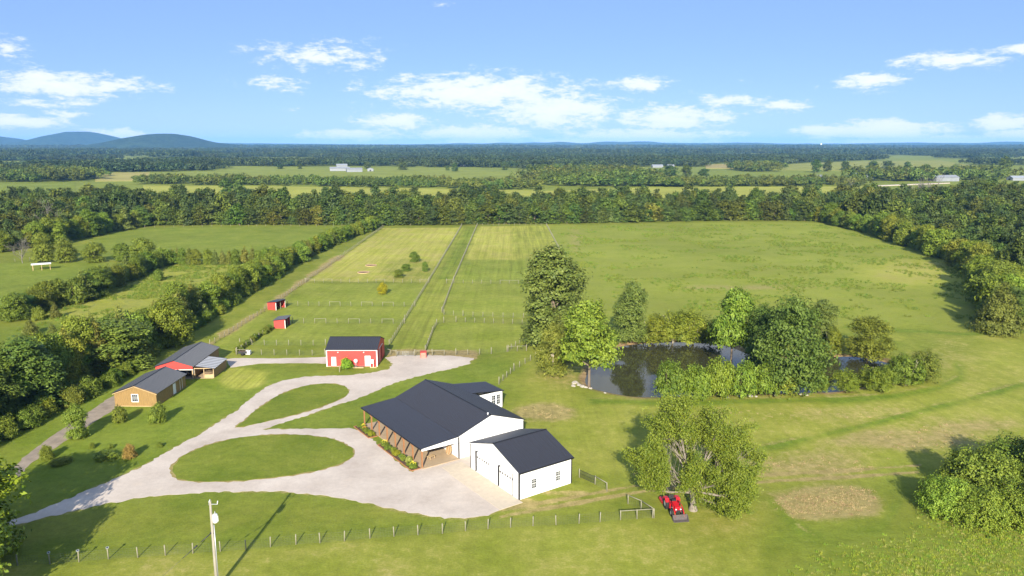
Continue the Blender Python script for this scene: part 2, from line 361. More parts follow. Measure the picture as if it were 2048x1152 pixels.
DRIVE = poly([(20,1054),(90,1035),(200,1010),(300,992),(420,984),(560,983),(640,990),(720,1003),(800,1022),(880,1035),(930,1038),(985,1028),(1003,1016),(908,946),(942,934),(940,908),(917,915),(846,935),(824,945),(800,928),(770,900),(745,878),(712,858),(690,856),(640,858),(580,858),(525,859),(560,848),(610,832),(650,818),(690,805),(730,792),(762,777),(800,762),(850,749),(900,738),(938,728),(948,716),(905,712),(860,710),(800,711),(772,715),(776,721),(786,728),(775,739),(740,746),(700,750),(650,752),(610,753),(560,763),(530,776),(495,802),(470,824),(440,842),(400,868),(350,895),(280,935),(200,970),(130,1000),(60,1030),(10,1045)])
PATH = poly([(452,719),(470,716),(560,717),(655,714),(655,727),(600,726),(520,727),(462,735)])
ISL1 = poly([(472,853),(490,840),(520,815),(560,790),(600,775),(640,768),(675,769),(695,778),(693,790),(670,803),(630,818),(580,832),(520,846),(490,853)], 4)
ISL2 = poly([(343,941),(352,925),(375,908),(420,889),(480,876),(550,870),(620,872),(670,880),(700,895),(706,908),(695,920),(660,935),(600,948),(530,957),(450,963),(390,963),(355,956)], 4)
LANE = poly([(330,735),(305,742),(232,788),(200,808),(160,835),(110,868),(60,903),(25,935),(5,960),(0,985),(22,972),(55,933),(103,900),(152,868),(192,842),(236,815),(330,760)])
POND = poly([(1172,762),(1178,742),(1205,708),(1245,690),(1300,684),(1360,682),(1420,685),(1460,692),(1500,706),(1560,713),(1600,716),(1640,713),(1700,711),(1742,716),(1776,724),(1788,736),(1782,752),(1752,764),(1720,771),(1680,778),(1620,782),(1500,785),(1400,788),(1305,791),(1260,789),(1215,781),(1185,773)], 3)
HAY_L = poly([(613,562),(690,508),(768,456),(921,455),(857,564)])
HAY_R = poly([(956,453),(1096,451),(1118,500),(1064,566),(908,563)])
BIGF = poly([(1099,452),(1300,447),(1560,443),(1640,446),(1750,475),(1850,510),(1925,538),(1958,575),(1950,640),(1930,662),(1800,655),(1690,648),(1600,640),(1420,640),(1200,640),(1100,640),(1070,560),(1120,505)])
PAD = [poly(p) for p in ([(608,567),(856,567),(829,611),(572,611)], [(572,613),(829,613),(809,646),(545,646)], [(545,648),(809,648),(782,690),(480,690)],
       [(905,567),(1062,569),(1072,636),(926,632),(888,626)], [(874,652),(912,645),(1068,650),(1074,664),(1016,704),(852,708)], [(400,708),(470,650),(545,612),(605,566),(470,706)])]
ALLEYP = poly([(923,452),(954,452),(905,562),(884,628),(862,668),(850,706),(782,706),(810,641),(857,560)])
MEADOW = poly([(0,690),(90,620),(200,585),(330,530),(545,528),(480,575),(400,600),(330,640),(250,680),(130,720),(0,760)])
LFIELD = poly([(140,500),(230,464),(290,455),(560,452),(690,452),(650,480),(560,520),(240,522)])
FLFIELD = poly([(-300,530),(150,524),(230,524),(150,570),(60,600),(0,625),(-300,720)])
ROUGH_BR = poly([(1530,1152),(1640,1090),(1790,1062),(1850,1010),(2048,1000),(2400,1000),(2400,1300),(1500,1300)])
DRYP = poly([(1528,985),(1600,975),(1700,968),(1755,975),(1765,1000),(1740,1030),(1650,1040),(1580,1045),(1545,1020)])
SCRUB = poly([(-200,700),(100,640),(200,650),(250,690),(180,760),(60,850),(0,900),(-200,950)])

# ------------------------------------------------------------------ ground sheet
def build_ground():
    nu, yv = 430, [46.0]
    while yv[-1] < 470: yv.append(yv[-1] + max(.55, yv[-1] * .0062))
    yv = np.array(yv); s = np.linspace(-1, 1, nu)
    Yg, Sg = np.meshgrid(yv, s, indexing='ij'); Xg = Sg * (Yg * .80 + 22)
    nr = len(yv); X, Y = Xg.ravel(), Yg.ravel()
    wob = (vnoise(X, Y, 6, 1) - .5) * 2 + (vnoise(X, Y, 2.2, 2) - .5) * 1.0
    A = {k: np.zeros(X.shape) for k in ('dry', 'lush', 'hay', 'stripe', 'rough', 'soil')}
    A['dry'] += .22; A['hay'] += .12
    def zone(P, soft, grow=0.0, wobble=1.0, **k):
        d = sdist(X, Y, P) + wob * wobble - grow
        m = np.clip(.5 - d / (2 * soft), 0, 1); m = m * m * (3 - 2 * m)
        for a, v in k.items(): A[a] = A[a] * (1 - m) + v * m
    E = lambda cx, cy, rx, ry: poly([(cx + rx * math.cos(t), cy + ry * math.sin(t)) for t in np.linspace(0, 6.283, 14)[:-1]])
    zone(poly([(0,720),(460,735),(760,760),(1060,700),(1000,790),(700,1000),(0,1000)]), 6, lush=.75, dry=.12)          # watered lawn
    zone(poly([(-200,1085),(0,1085),(300,1070),(600,1050),(900,1020),(1060,1040),(600,1095),(0,1130),(-200,1140)]), 2, lush=.35, dry=.34)
    zone(poly([(-300,1135),(200,1125),(600,1095),(1060,1056),(1240,1045),(1540,1000),(1540,1160),(1540,1400),(-300,1400)]), 1.2, hay=.40, dry=.44, lush=0, stripe=.15)   # verge outside the fence
    zone(poly([(1060,690),(1180,790),(1300,800),(1600,795),(1900,760),(1950,660),(2400,650),(2400,900),(1800,960),(1540,960),(1200,960),(1060,860)]), 8, hay=.5, dry=.40, stripe=.28)
    zone(E(1140, 745, 70, 35), 6, dry=.6); zone(E(1430, 830, 130, 20), 6, dry=.5); zone(E(1700, 830, 160, 14), 6, dry=.62); zone(E(1880, 720, 120, 50), 8, dry=.48)
    zone(E(1093, 826, 62, 17), 2.5, dry=.92, stripe=.6)
    zone(E(1640, 930, 140, 22), 5, dry=.80); zone(E(1800, 880, 150, 22), 5, dry=.76); zone(E(1960, 850, 80, 14), 4, dry=.78)
    zone(DRYP, 2.5, dry=1.0, rough=.25, lush=0); zone(E(1650, 1075, 130, 22), 4, lush=.7, dry=.1, hay=.1)
    zone(E(1790, 950, 70, 40), 4, lush=.6, dry=.2)
    for k in (-.6, .6):                                                                                                  # wheel ruts
        pts = [(1000, 1030), (1100, 1012), (1220, 990), (1330, 972), (1430, 966), (1560, 958), (1700, 950), (1840, 940)]
        up = [(x, y - 3 + k * 11 - 2.4) for x, y in pts]; dn = [(x, y - 3 + k * 11 + 2.4) for x, y in pts][::-1]
        zone(poly(up + dn), .4, .1, .25, dry=.93, soil=.12)
    zone(E(1030, 1010, 50, 14), 2, dry=.85); zone(E(1120, 985, 60, 7), 1, dry=.9); zone(E(1050, 1000, 14, 8), 1, dry=.9)
    zone(E(490, 757, 55, 22), 1.2, hay=.75, stripe=1.0, lush=0)
    for pts, wd in (([(1180, 803), (1330, 806), (1500, 803), (1680, 799), (1800, 790), (1880, 775), (1925, 752), (1915, 728)], 5), ([(1510, 900), (1640, 872), (1760, 842), (1900, 808), (2048, 768)], 4), ([(1690, 652), (1800, 660), (1930, 668), (2060, 662)], 3), ([(1540, 1000), (1600, 1060), (1680, 1100), (1760, 1066), (1800, 1000)], 4)):
        zone(poly([(x, y - wd) for x, y in pts] + [(x, y + wd) for x, y in pts][::-1]), 1.2, .2, .6, lush=.9, dry=.08, hay=.05)
        zone(poly([(x, y - wd - 4) for x, y in pts] + [(x, y - wd) for x, y in pts][::-1]), .6, 0, .5, dry=.62)
    zone(HAY_L, 1.2, hay=1.0, stripe=.55, dry=.5); zone(HAY_R, 1.2, hay=.95, stripe=.6, dry=.48)
    zone(poly([(1022,453),(1096,451),(1105,480),(1085,520),(1030,520)]), .8, hay=.55, stripe=1.0, dry=.3)
    zone(poly([(918,518),(1062,520),(1064,566),(908,563)]), 3, hay=.3, lush=.7, dry=.2)
    zone(E(820, 540, 60, 24), 3, hay=.45, stripe=.5)
    for P in PAD: zone(P, .8, lush=.7, hay=.38, dry=.13, stripe=.3)
    zone(ALLEYP, .8, hay=.35, dry=.26, stripe=.75, lush=.2)
    zone(poly([(934,455),(950,455),(905,555),(872,562)]), .8, lush=.5, hay=.1)
    zone(BIGF, 2.5, hay=.46, dry=.22, rough=.42, lush=.75)
    zone(E(1830, 545, 110, 26), 10, hay=.9, dry=.52); zone(E(1500, 575, 160, 8), 6, dry=.6); zone(E(1150, 480, 20, 30), 6, dry=.6); zone(E(1480, 500, 200, 12), 10, hay=.35, lush=.6)
    zone(E(1600, 610, 200, 14), 8, lush=.5, rough=.6)
    zone(LFIELD, 1.5, lush=.45, hay=.12, dry=.2); zone(FLFIELD, 2, lush=.6, hay=.15, dry=.15)
    zone(MEADOW, 3, hay=.70, dry=.40, rough=.85); zone(SCRUB, 5, rough=1.0, lush=.5, hay=.1, dry=.1)
    zone(ROUGH_BR, 2.5, rough=.45, lush=.5, dry=.16, hay=.2)
    dg = np.minimum.reduce([sdist(X, Y, DRIVE), sdist(X, Y, PATH)]); inner = np.maximum(sdist(X, Y, ISL1), sdist(X, Y, ISL2) * 0 + 1e9)
    fr = np.clip(1 - np.abs(dg) / 1.3, 0, 1); A['dry'] = np.maximum(A['dry'], fr * (.62 + wob * .12))
    zone(poly([(780,700),(950,700),(960,716),(1000,712),(900,728),(780,716)]), 1.0, dry=.9, soil=.3)
    for a, b in (((420, 692), (536, 618)), ((536, 618), (610, 564)), ((610, 564), (690, 510))):                         # bare strip beside the hedgerow fence
        zone(poly([(a[0] - 16, a[1]), (b[0] - 16, b[1]), (b[0] + 1, b[1]), (a[0] + 1, a[1])]), 1, .3, dry=.80, soil=.2, hay=.6)
    dp = sdist(X, Y, POND)
    zone(POND, .8, 1.6, .8, soil=.9, dry=.3)
    z = np.zeros(X.shape)
    far = np.clip((Y - 165) / 60, 0, 1) + np.clip((X - 40) / 20, 0, 1) * np.clip((Y - 80) / 30, 0, 1); far = np.clip(far, 0, 1)
    z += far * ((vnoise(X, Y, 9, 5) - .5) * .22 + (vnoise(X, Y, 4, 6) - .5) * .12 * (.4 + A['rough'])) - far * .04
    z += A['rough'] * (vnoise(X, Y, 1.6, 7) - .5) * .25
    b = np.clip(-(dp - 1.0) / 3.0, 0, 1); z = z * (1 - b) - b * 1.2
    edge = (np.abs(Sg.ravel()) > .995) | (Y < 46.1) | (Y > yv[-1] - .01); z[edge] = 0
    co = np.stack([X, Y, z], 1)
    ii, jj = np.meshgrid(np.arange(nr - 1), np.arange(nu - 1), indexing='ij'); a = (ii * nu + jj).ravel()
    F = np.stack([a, a + 1, a + nu + 1, a + nu], 1); cx, cy = X[F].mean(1), Y[F].mean(1)
    own = np.zeros(len(F), int)
    names = ['lawn', 'hay_field', 'hay_field', 'pasture', 'paddock', 'paddock', 'paddock', 'paddock', 'paddock', 'paddock', 'grass_alley', 'meadow', 'pasture', 'pasture', 'rough_field']
    for k, P in enumerate([HAY_L, HAY_R, BIGF] + PAD + [ALLEYP, MEADOW, LFIELD, FLFIELD, ROUGH_BR]): own[sdist(cx, cy, P) < 0] = k + 1
    for k, nme in enumerate(names):
        f = F[own == k]
        if not len(f): continue
        used, inv = np.unique(f, return_inverse=True); f = inv.reshape(f.shape)
        me = bpy.data.meshes.new(nme); me.vertices.add(len(used)); me.vertices.foreach_set('co', co[used].ravel())
        me.loops.add(f.size); me.loops.foreach_set('vertex_index', f.ravel()); me.polygons.add(len(f)); me.polygons.foreach_set('loop_start', np.arange(len(f)) * 4)
        me.polygons.foreach_set('use_smooth', np.ones(len(f), bool))
        for an, v in A.items(): me.attributes.new(an, 'FLOAT', 'POINT').data.foreach_set('value', v[used].astype(np.float32))
        me.update(); me.materials.append(MT['grass']); o = link(nme, me); tag(o, kind='structure')
    # the land beyond, out to the horizon
    loop = [co[i] for i in range(nu)] + [co[i * nu + nu - 1] for i in range(1, nr)] + [co[(nr - 1) * nu + i] for i in range(nu - 2, -1, -1)] + [co[i * nu] for i in range(nr - 2, 0, -1)]
    loop = [tuple(p) for p in loop]; n = len(loop); vs = list(loop); rings = [1.0, 1.6, 4, 15, 90]; fs = []
    for r, k in enumerate(rings[1:]): vs += [((p[0]) * k, 230 + (p[1] - 230) * k, 0) for p in loop]
    for r in range(len(rings) - 1): fs += [(r * n + i, (r + 1) * n + i, (r + 1) * n + (i + 1) % n, r * n + (i + 1) % n) for i in range(n)]
    me = bpy.data.meshes.new('ground'); me.from_pydata(vs, [], fs)
    for an, v in dict(dry=.2, lush=.35, hay=.2, stripe=0, rough=.2, soil=0).items(): me.attributes.new(an, 'FLOAT', 'POINT').data.foreach_set('value', np.full(len(vs), v, np.float32))
    me.materials.append(MT['grass']); o = link('ground', me); tag(o, kind='structure')
build_ground()

def sheet(name, P, z, mat, jitter=.12, step=.8, seed=1, dome=0.0, kind='structure', attrs=None):
    rng = random.Random(seed); Q = []
    n = len(P)
    for i in range(n):
        a, b = Vector(P[i]), Vector(P[(i + 1) % n]); k = max(1, int((b - a).length / step)); nn = Vector((-(b - a).y, (b - a).x)).normalized() if (b - a).length > 0 else Vector((0, 0))
        for j in range(k): Q.append(a.lerp(b, j / k) + nn * rng.uniform(-jitter, jitter))
    v3 = [Vector((q.x, q.y, 0)) for q in Q]
    tris = tessellate_polygon([v3]); me = bpy.data.meshes.new(name)
    n = len(Q); vs = [(q.x, q.y, z) for q in Q] + [(q.x, q.y, -.06) for q in Q]
    fs = [tuple(t) for t in tris] + [(i, (i + 1) % n, n + (i + 1) % n, n + i) for i in range(n)]
    me.from_pydata(vs, [], fs); bm = bmesh.new(); bm.from_mesh(me); bmesh.ops.recalc_face_normals(bm, faces=bm.faces); bm.to_mesh(me); bm.free()
    if sum(p.normal.z * p.area for p in me.polygons) < 0: me.flip_normals()
    for an, v in (attrs or {}).items(): me.attributes.new(an, 'FLOAT', 'POINT').data.foreach_set('value', np.full(len(me.vertices), v, np.float32))
    me.materials.append(mat); return tag(link(name, me), kind=kind)
sheet('driveway', DRIVE, .020, MT['gravel'], .26, .6)
sheet('gravel_path', PATH, .016, MT['gravel'], .15, seed=2)
sheet('farm_lane', LANE, .012, MT['dirt'], .2, seed=3)
for P in (ISL1, ISL2):
    c = np.array(P).mean(0); sheet('dry_verge', [tuple(q + (q - c) / np.linalg.norm(q - c) * .28) for q in np.array(P)], .032, MT['grass'], .22, .5, seed=14, attrs=dict(dry=.85, lush=.2, hay=.5, stripe=0, rough=.3, soil=.1))
    sheet('grass_island', P, .045, MT['grass'], .22, seed=4, attrs=dict(dry=.34, lush=.25, hay=.02, stripe=0, rough=.1, soil=0))
sheet('pond_water', POND[:], -.30, MT['water'], 0.0, 5, seed=5) if False else None
def pond():
    bb = np.array(POND); c = bb.mean(0); P = [tuple(c + (q - c) * 1.03 + (q - c) / np.linalg.norm(q - c) * .8) for q in bb]
    tris = tessellate_polygon([[Vector((*p, 0)) for p in P]]); me = bpy.data.meshes.new('pond_water')
    me.from_pydata([(*p, -.34) for p in P], [], [tuple(t) for t in tris]); me.materials.append(MT['water'])
    if sum(p.normal.z for p in me.polygons) < 0: me.flip_normals()
    tag(link('pond_water', me), kind='structure')
pond()

# ------------------------------------------------------------------ buildings
def roof_slope(parent, e0, e1, r1, r0, mat, pw=.92, panel_mats=None, name='roof'):
    """one roof plane: deck slab with a metal panel laid every pw metres; e0-e1 eave, r0-r1 ridge"""
    e0, e1, r0, r1 = map(Vector, (e0, e1, r0, r1)); u = (e1 - e0); W = u.length; u = u / W; s = r0 - e0; S = s.length; s = s / S
    n = u.cross(s).normalized()
    if n.z < 0: n = -n
    q = [e0, e1, r1, r0]; t = .07
    deck = MB(); lo = [p - n * t for p in q]
    cr = (q[1] - q[0]).cross(q[3] - q[0]).z
    if cr < 0: q = q[::-1]; lo = lo[::-1]
    deck.hexa(lo, q); d = deck.build(name, MT['black_trim'], parent)
    k = max(1, round(W / pw)); w = W / k
    m = MB().add([(0, 0, .004), (w - .012, 0, .004), (w - .012, S, .004), (0, S, .004), (0, 0, .012), (w - .012, 0, .012), (w - .012, S, .012), (0, S, .012)],
                 [(3, 2, 1, 0), (4, 5, 6, 7), (0, 1, 5, 4), (1, 2, 6, 5), (2, 3, 7, 6), (3, 0, 4, 7)])
    for x in (0.02, w * .5): m.prism([(x, .0125), (x + .06, .0125), (x + .045, .045), (x + .015, .045)], 1, 0, S)
    me = {}
    for i in range(k):
        pm = panel_mats[i % len(panel_mats)] if panel_mats else mat
        if pm not in me: me[pm] = m.mesh('roof_panel', pm)
        o = link('roof_panel', me[pm], d)
        p = e0 + u * (w * i)
        o.matrix_basis = Matrix(((u.x, s.x, n.x, p.x), (u.y, s.y, n.y, p.y), (u.z, s.z, n.z, p.z), (0, 0, 0, 1)))
    return d
def wall(parent, a0, a1, axis, at, th, h, mat, holes=(), name='wall'):
    """wall along axis 0/1 at offset 'at' (outer face), thickness th (signed, inwards), with rectangular openings (s0,s1,z0,z1)"""
    m = MB()
    def bx(s0, s1, z0, z1):
        if s1 - s0 < .004 or z1 - z0 < .004: return
        lo, hi = min(at, at + th), max(at, at + th)
        m.box(*((s0, s1, lo, hi) if axis == 0 else (lo, hi, s0, s1)), z0, z1)
    cur = a0
    for s0, s1, z0, z1 in sorted(holes):
        bx(cur, s0, 0, h); bx(s0, s1, 0, z0); bx(s0, s1, z1, h); cur = s1
    bx(cur, a1, 0, h)
    return m.build(name, mat, parent)
def window(parent, axis, at, out, s0, s1, z0, z1, cols=3, rows=4, frame='white_paint', fw=.07, name='window', deep=.0):
    """double hung window: frame > pane, muntin.  out = +1/-1 outward direction along the other axis"""
    def bx(m, a, b, c, d, o0, o1):
        lo, hi = sorted((at + out * o0, at + out * o1))
        m.box(*((a, b, lo, hi) if axis == 0 else (lo, hi, a, b)), c, d)
    f = MB(); bx(f, s0 - fw, s0, z0 - fw, z1 + fw, -.1, .05); bx(f, s1, s1 + fw, z0 - fw, z1 + fw, -.1, .05); bx(f, s0, s1, z1, z1 + fw, -.1, .05); bx(f, s0, s1, z0 - fw, z0, -.1, .07)
    zm = (z0 + z1) / 2; bx(f, s0, s1, zm - .025, zm + .025, -.06, .02)
    fo = f.build(name, MT[frame], parent)
    for (a, b) in ((z0, zm - .025), (zm + .025, z1)):
        r = rows // 2; g = .02
        for c in range(cols):
            for q in range(r):
                m = MB(); x0 = s0 + (s1 - s0) * c / cols + g / 2; x1 = s0 + (s1 - s0) * (c + 1) / cols - g / 2
                y0 = a + (b - a) * q / r + g / 2; y1 = a + (b - a) * (q + 1) / r - g / 2
                bx(m, x0, x1, y0, y1, -.05, -.04); m.build('pane', MT['glass'], fo)
        mu = MB()
        for c in range(1, cols): x = s0 + (s1 - s0) * c / cols; bx(mu, x - g / 2, x + g / 2, a, b, -.055, -.01)
        for q in range(1, r): y = a + (b - a) * q / r; bx(mu, s0, s1, y - g / 2, y + g / 2, -.052, -.013)
        if mu.v: mu.build('muntin', MT[frame], fo)
    return fo

def barn_light(parent, axis, at, out, s, z, mat='black_trim'):
    m = MB()
    P = lambda a, o, zz: (a, at + out * o, zz) if axis == 0 else (at + out * o, a, zz)
    m.tube([P(s, 0, z), P(s, .18, z + .12), P(s, .34, z + .02)], .025, 5)
    c = P(s, .36, z - .12); m.lathe([(.03, .14), (.05, .1), (.19, .0), (.18, .0), (.04, .085)], c, 10)
    return m.build('wall_light', MT[mat], parent)

def white_house():
    t = empty('white_house', (-12.965, 100.708, 0), .605, 'long white metal farmhouse with charcoal roof and timber-posted front porch', 'house')
    L, d1, d2, d3, z0, z1, z2, z3 = 20.82, 6.1, 11.88, 18.0, 3.14, 3.58, 5.75, 3.68
    th = .16
    fh = [(3.0, 3.95, .95, 2.15), (6.0, 6.95, .95, 2.15), (9.2, 11.1, .02, 2.2), (13.3, 14.25, .95, 2.15), (16.6, 17.55, .95, 2.15)]
    wall(t, 0.0, L, 1, d1, th, z1 - .12, MT['white_metal'], fh)
    for a, b, c, d in fh:
        if c > .5: window(t, 1, d1, -1, a, b, c, d, 2, 2)
    for k, (a, b) in enumerate(((9.22, 10.14), (10.16, 11.08))):
        dr = BOX(d1 + .06, d1 + .11, a, b, .03, 2.19).build('door', MT['timber'], t)
        BOX(d1 + .04, d1 + .058, a + .2, b - .2, 1.0, 2.0).build('pane', MT['glass'], dr)
        MB().tube([(d1 + .0, (b - .1) if k == 0 else (a + .1), 1.0), (d1 + .06, (b - .1) if k == 0 else (a + .1), 1.0)], .03, 6).build('handle', MT['black_trim'], dr)
    for j0, j1 in ((.03, .19), (L - .19, L - .03)):
        MB().prism([(d1 + th + .003, 0), (d3, 0), (d3, z3 - .1), (d2, z2 - .12), (d1 + th + .003, z1 - .09)], 1, j0, j1).build('wall', MT['white_metal'], t)
    wall(t, .2, L - .2, 1, d3 - .01, -th, z3 - .12, MT['white_metal'])
    # porch gable fascia
    for j0 in (.05, L - .13): MB().prism([(.02, z0 - .12), (d1 - .02, z1 - .1), (d1 - .02, z1 - 1.0), (.02, z0 - .5)], 1, j0, j0 + .08).build('porch_fascia', MT['white_metal'], t)
    BOX(.02, .2, .14, L - .14, z0 - .48, z0 - .12).build('porch_beam', MT['black_trim'], t)
    for k in range(8):
        j = .12 + (L - .45) * k / 7
        p = BOX(.03, .21, j, j + .19, .12, z0 - .481).build('porch_post', MT['timber'], t)
        if k in (1, 2, 3, 4, 5, 6):
            MB().hexa([(.08, j + .19, z0 - 1.1), (.16, j + .19, z0 - 1.1), (.16, j + .19, z0 - .95), (.08, j + .19, z0 - .95)],
                      [(.08, j + .75, z0 - .482), (.16, j + .75, z0 - .482), (.16, j + .9, z0 - .482), (.08, j + .9, z0 - .482)]).build('brace', MT['timber'], p)
    sl = BOX(-.02, d1 - .002, -.25, L, -.05, .12).build('porch_slab', MT['slab'], t)
    for j in (5.2, 10.4, 15.6): BOX(0, d1 - .01, j - .012, j + .012, .1205, .1235).build('slab_joint', MT['stone'], sl)
    for (x, y0, y1) in ((d1 - .03, -.035, .065),):
        BOX(x, x + .2, y0, y0 + .085, 0, (z1 if x < 10 else z3) - .2).build('corner_trim', MT['black_trim'], t)
    BOX(d3 - .1, d3 + .025, .007, .17, 0, z3 - .2).build('corner_trim', MT['black_trim'], t)
    o = .12
    roof_slope(t, (-.25, L + o, z0 - .015), (-.25, -o, z0 - .015), (d1, -o, z1), (d1, L + o, z1), MT['roof_metal'], name='porch_roof')
    r = roof_slope(t, (d1 - .05, L + o, z1 + .03), (d1 - .05, -o, z1 + .03), (d2, -o, z2), (d2, L + o, z2), MT['roof_metal'])
    roof_slope(t, (d3 + .25, -o, z3 - .09), (d3 + .25, L + o, z3 - .09), (d2, L + o, z2), (d2, -o, z2), MT['roof_metal'])
    MB().prism([(d2 - .16, z2 - .005), (d2, z2 + .075), (d2 + .16, z2 - .005)], 1, -o - .01, L + o + .01).build('ridge_cap', MT['black_trim'], r)
    MB().lathe([(.09, 0), (.09, .22), (.14, .22), (.14, .3), (.0, .34)], (d2 - .3, .4, z2 - .1), 10).build('vent_pipe', MT['white_metal'], r)
    BOX(-.36, -.255, -o, L + o, z0 - .16, z0 - .035).build('gutter', MT['black_trim'], t)
    # rear room
    e0, e1, j0, j1 = d3 + .01, 24.0, 14.9, 20.7
    hs = [(19.3, 20.15, .9, 2.3), (21.75, 22.5, .75, 2.5), (22.72, 23.47, .75, 2.5)]
    wall(t, e0, e1, 0, j0, .16, 3.0, MT['white_metal'], hs)
    for a, b, c, d in hs: window(t, 0, j0, -1, a, b, c, d, 2, 4)
    wall(t, j0 + .163, j1 - .163, 1, e1, -.16, 2.95, MT['white_metal']); wall(t, e0, e1, 0, j1, -.16, 3.0, MT['white_metal'])
    BOX(e1 - .05, e1 + .035, j0 - .035, j0 + .05, 0, 2.98).build('corner_trim', MT['black_trim'], t)
    roof_slope(t, (e1 + .25, j0 - .2, 3.06), (e1 + .25, j1 + .2, 3.06), (d3 - .9, j1 + .2, 3.92), (d3 - .9, j0 - .2, 3.92), MT['roof_metal'], name='rear_roof')
    return t
HOUSE = white_house()

def white_garage():
    t = empty('white_garage', (.926, 91.095, 0), .605, 'white metal garage with charcoal gable roof and two overhead doors', 'garage')
    w, l, he, hr = 12.15, 8.9, 3.88, 5.87; th = .16
    doors = [(1.35, 5.05, .04, 3.1), (7.15, 10.85, .04, 3.1)]
    wall(t, 0, w, 1, 0, th, he - .1, MT['white_metal'], doors)
    MB().prism([(0, he - .1), (w, he - .1), (w / 2, hr - .12)], 0, .0, th).build('gable', MT['white_metal'], t)
    for a, b, c, d in doors:
        BOX(-.022, .16, a + .001, a + .13, .0, d + .1).build('door_trim', MT['black_trim'], t)
        BOX(-.022, .30, b - .13, b - .001, .0, d + .1).build('door_trim', MT['black_trim'], t)
        dr = empty('overhead_door'); dr.parent = t
        n = 5; hh = (d - c) / n
        for k in range(n):
            s = BOX(.17, .22, a + .132, b - .132, c + k * hh + .006, c + (k + 1) * hh - .006).build('door_section', MT['white_paint'], dr)
        for k in range(6):
            q = a + .38 + k * (b - a - .76) / 5; BOX(.158, .169, q - .14, q + .14, c + 3 * hh + .17, c + 3 * hh + .45).build('pane', MT['black_trim'], dr)
        BOX(.15, .169, (a + b) / 2 - .1, (a + b) / 2 + .1, c + .2, c + .26).build('handle', MT['black_trim'], dr)
        barn_light(t, 1, 0, -1, (a + b) / 2 + .9, d + .38)
    hs = [(2.05, 2.85, 1.05, 2.35), (6.05, 6.85, 1.05, 2.35)]
    wall(t, th + .003, l, 0, 0, th, he - .1, MT['white_metal'], hs)
    for a, b, c, d in hs: window(t, 0, 0, -1, a, b, c, d, 3, 4)
    wall(t, th + .003, l, 0, w, -th, he - .1, MT['white_metal'])
    wall(t, th + .003, w - th - .003, 1, l, -th, he - .1, MT['white_metal'])
    MB().prism([(th, he - .1), (w - th, he - .1), (w / 2, hr - .14)], 0, l - th, l - .01).build('gable', MT['white_metal'], t)
    for x, y in ((-.025, -.025), (-.025, w - .155), (l - .155, -.025), (l - .155, w - .155)):
        BOX(x, x + .18, y, y + .18, 0, he - .13).build('corner_trim', MT['black_trim'], t)
    o = .15
    r = roof_slope(t, (-o, -.25, he - .03), (l + o, -.25, he - .03), (l + o, w / 2, hr), (-o, w / 2, hr), MT['roof_metal'])
    roof_slope(t, (l + o, w + .25, he - .03), (-o, w + .25, he - .03), (-o, w / 2, hr), (l + o, w / 2, hr), MT['roof_metal'])
    MB().prism([(w / 2 - .16, hr - .005), (w / 2, hr + .075), (w / 2 + .16, hr - .005)], 0, -o - .01, l + o + .01).build('ridge_cap', MT['black_trim'], r)
    BOX(-o, l + o, -.36, -.255, he - .17, he - .05).build('gutter', MT['black_trim'], t)
    BOX(.001, .03, -.02, -.001, .02, .2).build('base_trim', MT['concrete'], t)
    return t
white_garage()
def apron():
    # concrete apron in front of the garage doors, in four poured bays
    t = empty('concrete_apron', (.926, 91.095, 0), .605); tag(t, kind='structure')
    for k in range(4):
        j0 = -.9 + 13.0 * k / 4
        BOX(-3.6, -.03, j0 + .012, j0 + 13.0 / 4 - .012, -.05, .055).build('slab_bay', MT['concrete'], t)
    BOX(-3.4, -.03, 12.14, 14.6, -.05, .050).build('slab_bay', MT['concrete'], t)
apron()

